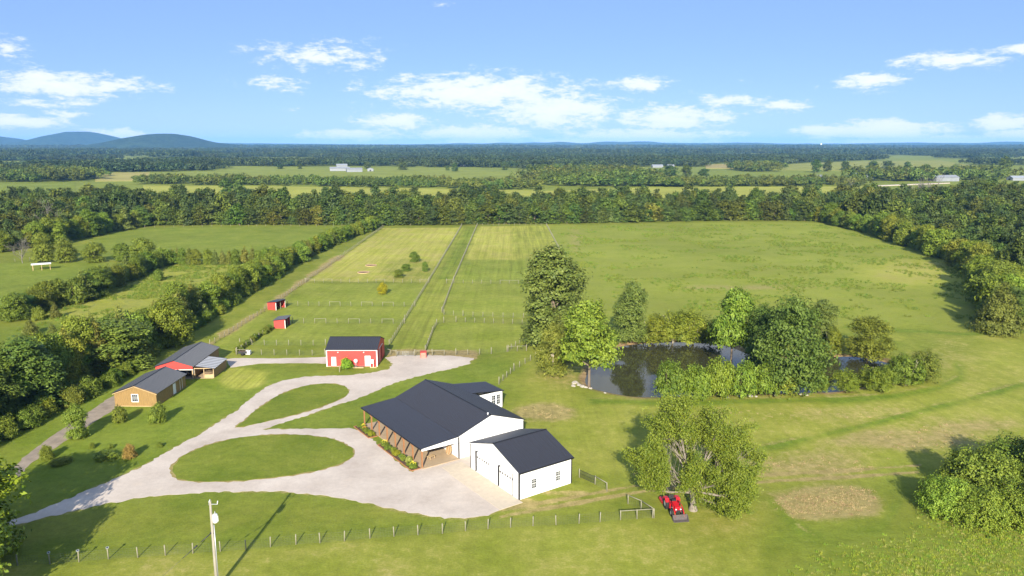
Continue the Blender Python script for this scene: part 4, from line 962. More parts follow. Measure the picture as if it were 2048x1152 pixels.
for k, lab in ((2, 'nearest the shaded drive'), (3, 'middle one of three'), (4, 'farthest from the shade')):
    q = FQ[k]; s = empty('solar_light', (q.x, q.y, 1.29), .5, f'small solar light capping a front fence post, {lab}', 'light', 'solar lights on fence posts'); s.scale = (.6,) * 3
    MB().tube([(0, 0, 0), (0, 0, .12)], .05, 6).build('stem', MT['white_paint'], s)
    b = MB().hexa([(-.24, -.17, .08), (.24, -.17, .08), (.24, .17, .26), (-.24, .17, .26)], [(-.24, -.17, .12), (.24, -.17, .12), (.24, .17, .30), (-.24, .17, .30)]); b.build('housing', MT['galv'], s)
    b = MB().hexa([(-.17, -.11, .153), (.17, -.11, .153), (.17, .11, .271), (-.17, .11, .271)], [(-.17, -.11, .16), (.17, -.11, .16), (.17, .11, .278), (-.17, .11, .278)]); b.build('panel', MT['glass'], s)
fence('corner_fence', 'short wire fence with top rail running back from the corner by the tractor', [(1308, 1036), (1282, 1019), (1256, 1008)], exact=True, braces=((0, 1), (1, 2)), group=None)
t, q = fence('gate_fence', 'short fence with dark iron gate panel beside the garage', [(1159, 955), (1190, 969), (1214, 983)], exact=True, braces=((1, 2),), group=None)
def iron_gate(par, a, b):
    o = Vector(par.location); a, b = a - o, b - o; g = empty('gate'); g.parent = par
    for z in (.15, .65, 1.15): MB().tube([a.lerp(b, .05) + Vector((0, 0, z)), a.lerp(b, .95) + Vector((0, 0, z))], .025, 5).build('rail', MT['black_trim'], g)
    for k in range(16):
        p = a.lerp(b, .05 + .9 * k / 15); MB().tube([p + Vector((0, 0, .12)), p + Vector((0, 0, 1.2))], .016, 4).build('bar', MT['black_trim'], g)
iron_gate(t, q[0], q[1])
ALLEY_L = [(778.6, 692), (810, 641), (857.8, 563), (891, 507), (923.5, 452)]
fence('alley_fence', 'long wire fence on the barn side of the mown alley', ALLEY_L, 2.6)
fence('alley_fence', 'wire fence along the upper alley, turning at the middle paddock', [(954.5, 451), (907, 562), (884, 625), (888, 629), (926, 632), (1067, 636)], 2.6)
fence('alley_fence', 'wire fence curving from the lower alley round the near paddock', [(850.7, 704), (864.8, 665.6), (873.6, 650), (887.7, 645), (912, 644), (1063.5, 648.7)], 2.6, braces=((0, 1),))
fence('cross_fence', 'wire cross fence between mown field and uppermost paddock', [(611.6, 565), (857.8, 565.5)], 3, braces=((0, 1), (2, 3), (8, 9), (13, 14)))
fence('cross_fence', 'wire cross fence below the striped hay field', [(893, 566.4), (908, 566.5), (1056, 568)], 3, braces=((0, 1), (6, 7), (7, 8)))
fence('cross_fence', 'wire cross fence from the tucked-away red shelter to the alley', [(574.7, 611), (829.6, 612.8)], 3, braces=((4, 5), (7, 8), (9, 10)))
fence('cross_fence', 'wire cross fence from the nearer red shelter to the alley', [(585, 646), (809, 647)], 3, braces=((2, 3), (5, 6), (8, 9)))
fence('cross_fence', 'wire cross fence just behind the red barn', [(480, 690), (651, 691)], 3)
fence('path_fence', 'wire fence along the gravel path beside the barn', [(472.7, 709.5), (650, 711)], 3, braces=((0, 1),))
fence('gate_rail_fence', 'short railed fence joining barn and paddock gate', [(769, 707), (792.7, 713)], 1.6, wire=False, braces=((0, 1), (1, 2)), group=None)
fence('front_paddock_fence', 'wire fence along the gravel yard in front of the near paddock', [(829.6, 712.5), (864.8, 711.5), (912, 710.5), (982.6, 708), (1014, 704), (1077.5, 662)], 2.7, braces=((0, 1), (1, 2)))
fence('brace_fence', 'short braced fence at the paddock corner near the tall tree', [(1016, 703), (1053, 702)], 2.4, braces=((0, 1), (1, 2)))
fence('diagonal_fence', 'wire fence slanting down from the pond trees towards the house', [(1081, 709.5), (1028, 741), (998, 769)], 2.4, group=None)
fence('hedgerow_fence', 'long wire fence beside the bare strip under the hedgerow', [(420, 692), (536, 618), (610, 564), (690, 509), (766, 455)], 2.8, group=None)
fence('vine_fence', 'vine-covered fence slanting from nearer red shelter to path', [(549, 656), (510, 681), (474, 708)], 2.6, group=None)
fence('hay_fence', 'wire fence on the far side of the striped hay field', [(1093, 451), (1119, 500)], 2.8)
fence('back_fence', 'pale post fence along the top of the striped hay field', [(954.5, 451), (1093, 451)], 3.0, group=None)
fence('pasture_fence', 'post fence along the far edge of the green pasture', [(290, 456), (480, 453), (684, 453)], 5.0, wire=False, group=None)
fence('pasture_fence', 'post fence across the pasture behind the white shelter', [(0, 526), (60, 522), (230, 521)], 5.0, wire=False, group=None)
def farm_gate():
    a, b = Vector((*G(794, 713), 0)), Vector((*G(828, 712.5), 0)); t = empty('farm_gate', a, math.atan2((b - a).y, (b - a).x), 'tubular steel farm gate beside the red barn', 'gate'); L = (b - a).length
    for z in (.2, .4, .62, .86, 1.15): MB().tube([(.08, 0, z), (L - .08, 0, z)], .025, 5).build('rail', MT['galv'], t)
    for k in range(4): x = .08 + (L - .16) * k / 3; MB().tube([(x, 0, .18), (x, 0, 1.17)], .025, 5).build('stile', MT['galv'], t)
farm_gate()

# ------------------------------------------------------------------ vegetation
def leaf_mesh(name, c, nrm, size, tint, mat, rng, aspect=.62):
    n = len(c); nrm = nrm / (np.linalg.norm(nrm, axis=1, keepdims=True) + 1e-9)
    r = rng.normal(size=(n, 3)); u = np.cross(nrm, r); u /= np.linalg.norm(u, axis=1, keepdims=True) + 1e-9; v = np.cross(nrm, u)
    s = size[:, None] * .5; su = u * s; sv = v * s * aspect
    bend = nrm * s * .25
    co = np.stack([c - su, c - sv + bend, c + su, c + sv + bend], 1).reshape(-1, 3).astype(np.float32)
    me = bpy.data.meshes.new(name); me.vertices.add(4 * n); me.vertices.foreach_set('co', co.ravel())
    me.loops.add(4 * n); me.loops.foreach_set('vertex_index', np.arange(4 * n)); me.polygons.add(n); me.polygons.foreach_set('loop_start', np.arange(n) * 4)
    me.attributes.new('tint', 'FLOAT', 'POINT').data.foreach_set('value', np.repeat(np.clip(tint, 0, 1), 4).astype(np.float32))
    me.update(); me.materials.append(mat); return me
def lobe_leaves(rng, lobes, clumps, per, leaf, cr, flat=.75, up=.5, core=.18, shell=(.72, 1.12)):
    L = np.array(lobes, float); w = (L[:, 3] * L[:, 4] * L[:, 5]) ** .67; w /= w.sum()
    k = rng.choice(len(L), clumps, p=w); d = rng.normal(size=(clumps, 3)); d /= np.linalg.norm(d, axis=1, keepdims=True)
    d[:, 2] = np.where(d[:, 2] < -.55, -d[:, 2], d[:, 2])
    rr = rng.uniform(*shell, clumps); inn = rng.rand(clumps) < core; rr[inn] = rng.uniform(.3, .7, inn.sum())
    cc = L[k, :3] + d * L[k, 3:] * rr[:, None]
    ct = rng.rand(clumps)
    cs = rng.uniform(.7, 1.3, clumps) * cr
    c = np.repeat(cc, per, 0) + rng.normal(size=(clumps * per, 3)) * np.repeat(cs, per)[:, None] * np.array([1, 1, flat]) * .55
    nn = np.repeat(d, per, 0) * 1.15 + np.array([0, 0, up]) + rng.normal(size=c.shape) * .5
    ti = np.repeat(ct, per) * .55 + rng.rand(len(c)) * .45
    keep = c[:, 2] > .05
    return c[keep], nn[keep], (rng.uniform(.65, 1.35, len(c)) * leaf)[keep], ti[keep]
def lobes_round(rng, H, W, base=.18, n=9, top=.55):
    R_, out = W / 2, []
    zc = H * (base + (1 - base) * .5); out.append((0, 0, zc, R_ * .74, R_ * .74, H * (1 - base) * .42))
    for i in range(n):
        a = 2 * math.pi * i / n + rng.uniform(-.4, .4); z = H * (base + (1 - base) * rng.uniform(.16, .86)); f = math.sin(math.pi * min(1, max(.12, (z / H - base) / (1 - base) * .85 + .1)))
        r = R_ * rng.uniform(.34, .48); d = max(0, R_ * f - r * .7); out.append((d * math.cos(a), d * math.sin(a), z, r, r, r * rng.uniform(.8, 1.15)))
    for i in range(5 if base < .1 else 0):
        a = 2 * math.pi * i / 5 + rng.uniform(-.4, .4); r = R_ * rng.uniform(.4, .5); out.append((R_ * .5 * math.cos(a), R_ * .5 * math.sin(a), H * .13, r, r, H * .13))
    r = R_ * .42; out.append((rng.uniform(-.1, .1) * W, rng.uniform(-.1, .1) * W, H - r * .95, r, r, r))
    return out
def lobes_cone(rng, H, W):
    out = []
    for i in range(9):
        t = i / 8; r = W / 2 * (1.02 - .86 * t ** 1.15); z = H * (.06 + .88 * t); k = 1 if t > .75 else 3
        for j in range(k):
            a = rng.uniform(0, 6.28); q = r * .35 if k > 1 else 0; out.append((q * math.cos(a), q * math.sin(a), z + .25, max(.3, r * .74), max(.3, r * .74), H * .085))
    return out
def lobes_shrub(rng, H, W, n=11):
    out = []
    for i in range(n):
        a = rng.uniform(0, 6.28); d = W / 2 * math.sqrt(rng.uniform(.0, 1)) * .66; r = W * rng.uniform(.16, .25); hh = H * (1 - .45 * (d / (W / 2)) ** 1.5) * rng.uniform(.82, 1.0)
        out.append((d * math.cos(a), d * math.sin(a), hh * .50, r, r, hh * .50))
    for i in range(6):
        a = i * 1.05 + rng.uniform(-.3, .3); r = W * rng.uniform(.17, .22); out.append((W * .3 * math.cos(a), W * .3 * math.sin(a), H * .16, r, r, H * .17))
    return out
def trunk_mb(rng, H, lobes, r0, top=.72, limbs=6):
    m = MB(); pts = [(0, 0, -.3), (0, 0, .25), (rng.uniform(-.1, .1), rng.uniform(-.1, .1), H * .3), (rng.uniform(-.25, .25), rng.uniform(-.25, .25), H * top)]
    m.tube(pts, [r0 * 1.5, r0 * 1.05, r0 * .8, r0 * .25], 7)
    for i in range(limbs):
        l = lobes[1 + i % (len(lobes) - 1)]; z = H * rng.uniform(.22, .5); f = z / H
        a = Vector((0, 0, z)); b = Vector(l[:3]); mid = a.lerp(b, .5) + Vector((0, 0, -.08 * H * f))
        m.tube([a, mid, b], [r0 * .5, r0 * .3, r0 * .1], 5, cap=False)
    return m
PROTO = {}
def proto(key, kind, H, W, seed, clumps, per, leaf, cr, mat, bark='bark', r0=None, core=.18, **kw):
    rs = np.random.RandomState(seed); rr = random.Random(seed)
    lob = {'round': lobes_round, 'cone': lobes_cone, 'shrub': lobes_shrub}[kind](rr, H, W, **kw)
    c, n, s, t = lobe_leaves(rs, lob, int(clumps * 1.25), per, leaf * .98, cr, core=core + .14, up=.28 if kind != 'cone' else .2)
    cm = leaf_mesh('crown', c, n, s, t, MT[mat], rs, .62 if 'willow' not in mat else .42)
    if kind == 'shrub':
        m = MB()
        for i in range(6):
            a = rr.uniform(0, 6.28); d = W * rr.uniform(.1, .3); m.tube([(0.06 * math.cos(a), .06 * math.sin(a), -.2), (d * .5 * math.cos(a), d * .5 * math.sin(a), H * .3), (d * math.cos(a), d * math.sin(a), H * .7)], [.07, .05, .02], 5, cap=False)
    else: m = trunk_mb(rr, H, lob, r0 or H * .02, limbs=0 if kind == 'cone' else 6)
    PROTO.setdefault(key, []).append((cm, m.mesh('trunk', MT[bark]), H, W))
for s in range(4): proto('round', 'round', 10, 8.2, 10 + s, 900, 16, .36, .55, 'leaf', base=.07, n=12)
for s in range(2): proto('bright', 'round', 10, 8.2, 20 + s, 760, 17, .40, .52, 'leaf_bright', base=.07, n=12)
for s in range(2): proto('sycamore', 'round', 10, 8.2, 120 + s, 900, 17, .36, .5, 'leaf_bright', base=.11, n=13)
for s in range(1): proto('bigcedar', 'cone', 10, 11, 130 + s, 1500, 14, .36, .5, 'leaf_cedar')
for s in range(2): proto('tall', 'round', 13, 7.4, 30 + s, 1000, 17, .34, .55, 'leaf_dark', base=.05, n=13)
for s in range(3): proto('cedar', 'cone', 7, 4.6, 40 + s, 420, 13, .34, .34, 'leaf_cedar', base_kw=None) if False else proto('cedar', 'cone', 7, 4.6, 40 + s, 640, 13, .28, .34, 'leaf_cedar')
for s in range(3): proto('willow', 'shrub', 5.5, 5.5, 50 + s, 380, 18, .30, .42, 'leaf_willow', 'bark_pale')
for s in range(2): proto('bigwillow', 'round', 10, 8.6, 90 + s, 760, 17, .38, .62, 'leaf_willow', 'bark_pale', base=.02, n=15)
for s in range(2): proto('thicket', 'shrub', 6, 8, 95 + s, 1300, 16, .25, .40, 'leaf', n=20)
for s in range(2): proto('thicketb', 'shrub', 5, 8, 97 + s, 1300, 16, .22, .38, 'leaf_bright', n=20)
for s in range(3): proto('bush', 'shrub', 4.5, 5.5, 60 + s, 520, 16, .28, .40, 'leaf')
for s in range(2): proto('bushb', 'shrub', 4.5, 5.5, 65 + s, 560, 16, .27, .40, 'leaf_bright')
for s in range(5): proto('far', 'round', 12, 9.5, 70 + s, 190, 9, .95, .95, 'leaf_belt', core=.1, base=.03, n=10)
for s in range(2): proto('fartall', 'round', 14, 8.5, 80 + s, 190, 9, .95, .95, 'leaf_belt_dark', core=.1, base=.03, n=10)
for s in range(2): proto('farcedar', 'cone', 9, 5.5, 85 + s, 190, 8, .75, .6, 'leaf_belt_dark', core=.1)
COUNT = {}
def tree(key, x, y, h, w, label, group=None, name=None, color=None, rng=random, cat=None, z=0.0, both=True):
    cm, tm, H, W = PROTO[key][rng.randrange(len(PROTO[key]))]
    shrub = key in ('willow', 'bush', 'bushb', 'thicket', 'thicketb')
    name = name or {'cedar': 'cedar_tree', 'bigcedar': 'cedar_tree', 'farcedar': 'cedar_tree', 'willow': 'willow_shrub', 'bush': 'shrub', 'bushb': 'shrub', 'thicket': 'shrub', 'thicketb': 'shrub', 'bigwillow': 'willow_tree'}.get(key, 'broadleaf_tree')
    t = empty(name, (x, y, z), rng.uniform(0, 6.28), label, cat or ('shrub' if shrub else 'tree'), group)
    t.scale = (w / W, w / W * rng.uniform(.92, 1.08), h / H)
    o = link('crown' if not shrub else 'foliage', cm, t)
    if color: o.color = (*color, 1)
    if both: link('trunk' if not shrub else 'stems', tm, t)
    return t
def tpx(key, px, py, hpx, wpx, label, group=None, color=None, rng=random, name=None, cat=None):
    x, y = G(px, py); s = ppm(py); return tree(key, x, y, hpx / s / .965, wpx / s, label, group, name, color, rng, cat)

def branch(rng, segs, tips, p, d, length, r, level, maxl, spread=.7, droop=0.0):
    n = 4; pts = [p]; rad = [r]
    for i in range(n):
        d = (d + Vector((rng.uniform(-1, 1), rng.uniform(-1, 1), rng.uniform(-.5, .6) - droop)) * .16).normalized(); p = p + d * (length / n); pts.append(p); rad.append(r * (1 - .55 * (i + 1) / n))
        if level < maxl and i >= 1:
            for _ in range(2 if level < 2 else 1):
                ax = Vector((rng.uniform(-1, 1), rng.uniform(-1, 1), rng.uniform(-.35, .7))).normalized(); nd = (d + ax * spread * rng.uniform(.8, 1.4)).normalized()
                branch(rng, segs, tips, p, nd, length * rng.uniform(.5, .72), rad[-1] * .6, level + 1, maxl, spread, droop)
    segs.append((pts, rad, level))
    if level >= 1:
        for q in pts[1:]: tips.append((q, level))
    else: tips.append((pts[-1], level))
def hero_tree():
    rng = random.Random(77); rs = np.random.RandomState(77); x, y = G(1386, 1020)
    t = empty('spreading_tree', (x, y, 0), 0, 'big spreading tree with pale bare limbs standing behind the red tractor', 'tree')
    segs, tips = [], []
    tr = MB(); tr.tube([(0, 0, -.4), (0, 0, .1), (0, 0, .9), (-.15, .2, 2.6), (-.25, .3, 4.2)], [1.05, .85, .58, .5, .46], 12)
    base = Vector((-.25, .3, 4.0))
    dirs = [(-.85, -.1, .62, 7.6), (-.55, .4, 1.1, 8.2), (-.15, -.15, 1.3, 8.8), (.35, .35, 1.15, 8.2), (.8, -.1, .8, 8.0), (.95, .3, .42, 7.8), (-.95, .3, .25, 7.2), (.5, -.75, .45, 6.4), (-.35, -.8, .5, 6.2), (.1, .9, .6, 6.5), (.75, -.6, .05, 6.2), (1.0, -.1, -.02, 6.8), (.55, -.5, -.12, 5.2), (.9, .5, .0, 5.5), (-.8, -.5, .1, 5.6)]
    for dx, dy, dz, ln in dirs:
        branch(rng, segs, tips, base + Vector((rng.uniform(-.2, .2), rng.uniform(-.2, .2), rng.uniform(-1.6, .6))), Vector((dx, dy, dz)).normalized(), ln, .27, 0, 3, .62, .05)
    tk = tr.build('trunk', MT['bark_hero'], t)
    for pts, rad, lv in segs:
        if lv == 0: MB().tube(pts, rad, 7, cap=False).build('limb', MT['bark_hero'], t)
    m = MB()
    for pts, rad, lv in segs:
        if min(p.z for p in pts) < 3.0 and lv: continue
        if lv in (1, 2): m.tube(pts, [max(.018, r * .9) for r in rad], 5, cap=False)
    tag(m.build('branches', MT['bark_hero'], t), kind='stuff')
    c = np.array([list(q) for q, l in tips if q.z > 1.4]); k = len(c)
    lump = vnoise(c[:, 0] + c[:, 2] * .31, c[:, 2] + c[:, 1] * .57, 2.3, 61); low = (c[:, 2] < 5.2) & (c[:, 1] < 1.5) & (c[:, 0] < .8); sel = (lump > .34) & ~low & (np.hypot(c[:, 0], c[:, 1]) > 1.2); c = c[sel]; extra = [rs.normal(size=(70, 3)) * [1.7, .8, 1.0] + [2.2, -1.0, 4.4], rs.normal(size=(36, 3)) * [1.3, .7, .7] + [-.2, -1.6, 6.2], rs.normal(size=(40, 3)) * [1.4, .9, 1.0] + [4.2, .3, 3.6], rs.normal(size=(30, 3)) * [.9, .7, .6] + [1.2, -.9, 2.9]]; c = np.concatenate([c] + extra); per = 20; ct = rs.rand(len(c))
    P = np.repeat(c, per, 0) + rs.normal(size=(len(c) * per, 3)) * np.array([.42, .42, .30])
    nn = rs.normal(size=P.shape) * .6 + np.array([0, -.45, .45]); ti = np.repeat(ct, per) * .6 + rs.rand(len(P)) * .4
    ok = P[:, 2] > 1.0; P, nn, ti = P[ok], nn[ok], ti[ok]
    me = leaf_mesh('crown', P, nn, rs.uniform(.20, .42, len(P)), ti, MT['leaf_bright'], rs, .5)
    o = link('crown', me, t); o.color = (.98, .86, .80, 1)
    print('hero', len(tips), len(P), 'ext', P.min(0), P.max(0))
    sz = 1.0; t.scale = (.68, .68, .76)
hero_tree()
BARE = []
for s in range(2):
    rng = random.Random(300 + s); sg, tp = [], []
    branch(rng, sg, tp, Vector((0, 0, -.2)), Vector((0, 0, 1)), 6.5, .22, 0, 3, .75, -.05)
    for k in range(4): branch(rng, sg, tp, Vector((0, 0, 1.6 + .5 * k)), Vector((math.cos(k * 1.7), math.sin(k * 1.7), 1.0)).normalized(), 4.6, .13, 1, 3, .7, -.05)
    m = MB()
    for pts, rad, lv in sg: m.tube(pts, [max(.025, r) for r in rad], 5 if lv < 2 else 3, cap=False)
    BARE.append(m.mesh('branches', MT['bark_dead']))
def bare(px, py, hpx, label, k=0):
    x, y = G(px, py); t = empty('bare_tree', (x, y, 0), random.uniform(0, 6), label, 'tree'); h = hpx / ppm(py); t.scale = (h / 11,) * 3; link('branches', BARE[k], t)

rg = random.Random(11)
# --- trees and shrubs round the pond
for a in [
    ('tall', 1104, 690, 190, 128, 'tall dark broadleaf tree rising above the pond corner'),
    ('cedar', 1116, 716, 82, 74, 'dense dark cedar at the foot of the tall pond tree'),
    ('bigwillow', 1106, 750, 100, 70, 'loose willow with thin pale stems left of the round pond tree'),
    ('sycamore', 1178, 771, 162, 118, 'round bright-green tree on the pond bank with its trunk showing'),
    ('tall', 1262, 684, 116, 70, 'upright tree at the far bank of the pond'),
    ('willow', 1306, 686, 64, 66, 'yellow-green shrub on the far bank, next to the upright tree'),
    ('willow', 1346, 684, 74, 72, 'largest yellow-green shrub on the far pond bank'),
    ('willow', 1386, 685, 70, 68, 'yellow-green shrub on the far bank, third from the upright tree'),
    ('willow', 1420, 690, 52, 56, 'small yellow-green shrub on the far bank, just before the glossy tree'),
    ('sycamore', 1462, 726, 144, 84, 'glossy bright-green tree at the far right bank of the pond'),
    ('bigwillow', 1524, 744, 128, 78, 'tall grey-green willow, the one beside the glossy tree'),
    ('bigwillow', 1580, 784, 182, 142, 'largest grey-green willow hanging over the middle of the pond'),
    ('tall', 1640, 690, 88, 68, 'dark round-topped tree behind the large willow'),
    ('willow', 1662, 706, 58, 42, 'yellow-green shrub under the dark tree behind the willow'),
    ('bigwillow', 1735, 716, 78, 98, 'open brownish-green tree at the far end of the pond'),
    ('willow', 1812, 770, 72, 66, 'wide willow shrub on the pond end, nearer the water'),
    ('willow', 1848, 760, 64, 62, 'outermost willow shrub at the end of the pond'),
    ('willow', 1785, 768, 50, 44, 'low willow shrub between the pond end and the wide willow'),
    ('willow', 1638, 783, 42, 36, 'smallest of three bright willow shrubs on the near bank'),
    ('willow', 1690, 781, 46, 54, 'low wide bright willow shrub, middle of three on the near bank'),
    ('willow', 1750, 779, 58, 64, 'largest of three bright willow shrubs on the near bank'),
    ('bushb', 1338, 795, 84, 66, 'dense round cedar shrub starting the near-bank shrub row'),
    ('bushb', 1392, 794, 74, 66, 'dense green shrub, second in the near-bank row'),
    ('bushb', 1436, 792, 90, 64, 'dense green shrub, third in the near-bank row'),
    ('bush', 1482, 790, 74, 66, 'dense olive shrub, fourth in the near-bank row'),
    ('bush', 1530, 788, 72, 62, 'dense olive shrub, fifth in the near-bank row'),
    ('bush', 1572, 784, 62, 60, 'dense olive shrub under the large willow, ending the near-bank row')]:
    col = None
    if 'dense round cedar' in a[5]: col = (.72, .74, .8)
    elif 'second in the near' in a[5]: col = (.82, .84, .8)
    elif 'third in the near' in a[5]: col = (.95, .95, .8)
    elif 'yellow-green' in a[5]: col = (1.02, 1.06, .75)
    elif 'grey-green' in a[5]: col = (.62, .80, .95)
    elif 'bright willow' in a[5]: col = (1.0, 1.08, .8)
    elif 'olive' in a[5]: col = (1.0, 1.0, .9)
    elif 'brownish' in a[5] or 'wide willow' in a[5]: col = (.88, .94, .8)
    o = tpx(*a, group='trees and shrubs round the pond', rng=rg, color=col, name='willow_tree' if 'willow' in a[5] and a[3] > 70 else None)
# --- lawn trees and shrubs
for a in [
    ('round', 155, 877, 64, 46, 'young lawn tree with staked trunk beside the farm lane'),
    ('bush', 240, 845, 40, 30, 'small bushy tree at the shed corner by the lane'),
    ('bush', 316, 846, 44, 32, 'small bushy tree at the shed corner by the doors'),
    ('bush', 95, 918, 30, 27, 'rounded shrub at the lawn edge near the lane bend'),
    ('bush', 214, 916, 15, 46, 'low spreading shrub left of the purple shrub'),
    ('bush', 122, 926, 12, 44, 'lowest creeping shrub in the tree shade'),
    ('bush', 222, 896, 10, 12, 'tiny brownish shrub behind the low spreading one'),
    ('bush', 185, 896, 12, 14, 'tiny shrub on the lawn behind the creeping one'),
    ('bush', 320, 894, 10, 14, 'tiny shrub on the lawn near the drive')]:
    tpx(*a, group='young trees and shrubs on the lawn', rng=rg)
tpx('bush', 260, 916, 30, 28, 'greyish purple shrub on the lawn', color=(1.6, .95, 2.0), rng=rg)
tpx('bushb', 694, 737, 25, 27, 'clipped round bright-green bush in front of the barn', rng=rg, color=(.9, 1.2, .8))
for a in [('round', 829, 524, 20, 22, 'orchard tree, farthest of four'), ('round', 812, 542, 14, 20, 'orchard tree, second farthest of four'), ('round', 798, 555, 15, 22, 'orchard tree, nearest of four'), ('round', 850, 543, 18, 14, 'orchard tree standing nearest the alley fence')]:
    tpx(*a, group='small orchard trees in the mown field', rng=rg)
tpx('bright', 765, 588, 23, 20, 'small yellow-green tree alone in the uppermost paddock', rng=rg, color=(1.9, 1.3, .5))
# --- shrubs at the drive entrance, bottom right
for a in [('thicket', 1958, 992, 108, 140, 'largest shrub at the field edge, with arching branches'), ('thicket', 2040, 965, 100, 140, 'tall shrub behind the largest one, cut by the frame'), ('thicketb', 1885, 1028, 84, 100, 'outermost bright shrub next to the mown strip'), ('thicketb', 1955, 1048, 80, 120, 'bright low shrub in front of the largest one'), ('thicketb', 2040, 1046, 95, 130, 'bright shrub at the frame edge in front of the tall one'), ('thicket', 1860, 1000, 50, 50, 'small shrub casting shade on the mown strip'), ('thicket', 1995, 1020, 70, 90, 'dark shrub filling the middle of the thicket'), ('thicket', 2120, 1000, 150, 170, 'outer shrub of the thicket beyond the frame edge')]:
    tpx(*a, group='thicket of shrubs at the field edge', rng=rg)
# --- tree at the near left and its neighbours that shade the drive
tree('bright', -63.2, 77, 13.0, 15, 'large yellow-green tree at the drive entrance, cut by the frame', 'trees at the drive entrance', rng=rg, color=(1.3, 1.25, .8))
tree('round', -74, 66, 14, 13, 'large tree outside the frame shading the drive entrance', 'trees at the drive entrance', rng=rg)
tree('bright', -55.6, 66.5, 10.5, 9.5, 'tree below the yellow-green one at the drive entrance', 'trees at the drive entrance', rng=rg)
tree('round', -84, 84, 12, 11, 'tree by the lane end outside the frame', 'trees at the drive entrance', rng=rg)

# --- rows of trees along polylines
def row(px_pts, step, jit, hh, wratio, keys, text, group, seed, start=0, hv=.2, weights=None, colfun=None):
    rng = random.Random(seed); P = [Vector((*G(p[0], p[1]), 0)) for p in px_pts]; H = [p[2] if len(p) > 2 else hh for p in px_pts]; n = start
    for (a, b, h0, h1) in zip(P[:-1], P[1:], H[:-1], H[1:]):
        L = (b - a).length; s = 0.0; d = (b - a) / L; nn = Vector((-d.y, d.x, 0))
        while s < L:
            q = a + d * s + nn * rng.uniform(-jit, jit); h = (h0 + (h1 - h0) * s / L) * rng.uniform(1 - hv, 1 + hv); n += 1
            key = rng.choices(keys, weights)[0]
            wr = wratio * rng.uniform(.85, 1.2) * (.75 if 'cedar' in key else 1)
            nm = {'cedar': 'cedar', 'farcedar': 'cedar', 'bush': 'shrub', 'bushb': 'shrub', 'willow': 'shrub'}.get(key, 'tree')
            tree(key, q.x, q.y, h, h * wr, f'{nm} {text.format(ORD(n))}', group, rng=rng, color=colfun(rng) if colfun else None)
            s += h * wr * step * rng.uniform(.8, 1.2)
    return n
vary = lambda r: ((lambda k, w: (k * w, k, k * r.uniform(.75, 1.05)))(r.uniform(.86, 1.18), r.uniform(.88, 1.14)))
HR = [(-150,905,11),(-40,868,11.5),(60,812,11.5),(140,772,10.5),(215,735,9.5),(285,700,9),(350,662,9.5),(430,617,8),(500,577,7.5),(565,540,7),(620,508,6.6),(690,478,6.2),(752,456,6)]
row(HR, .42, 1.8, 9, .80, ['round', 'cedar', 'bush', 'tall'], 'in the hedgerow beside the farm lane, {} from the near end', 'hedgerow beside the farm lane', 3, weights=[5, 3, 1.5, .8], colfun=vary)
HR4 = [(-150,885,11),(0,825,11),(90,785,10.5),(180,748,9.5),(260,710,8)]
row(HR4, .5, 2.2, 9, .85, ['round', 'bright', 'tall'], 'in the middle row of the lane hedgerow, {} from the near end', 'hedgerow beside the farm lane', 5, weights=[4, 2, 1], colfun=vary)
HR2 = [(-150,850,8),(0,800,8),(80,765,7),(160,730,8),(240,700,8),(300,672,6)]
row(HR2, .58, 2.2, 9, .85, ['round', 'bush', 'bright'], 'in the back row of the lane hedgerow, {} from the near end', 'hedgerow beside the farm lane', 4, weights=[4, 2, 2], colfun=vary)
HR3 = [(-80,760,4),(0,740,4),(60,715,3.5),(120,690,3.2),(170,672,3)]
row(HR3, 1.3, 3, 5, 1.0, ['bush', 'bushb'], 'in the scrub behind the lane hedgerow, {} from the frame edge', 'scrub behind the lane hedgerow', 6, colfun=vary)
row([(-60,905,4),(60,850,4),(150,805,3.6),(230,765,3.2),(330,690,3.2),(430,628,3.2),(560,548,3)], .95, .9, 3, 1.2, ['bush'], 'shading the foot of the hedgerow, {} from the near end', 'hedgerow beside the farm lane', 8, colfun=vary)
tpx('tall', 235, 735, 92, 150, 'widest dark spreading tree of the lane hedgerow, with drooping sprays', rng=rg, name='spreading_tree', color=(1.1, 1.1, .8))
tpx('round', 345, 690, 92, 84, 'large bright tree standing out of the hedgerow beside the open shed', rng=rg, color=(1.1, 1.1, .9))
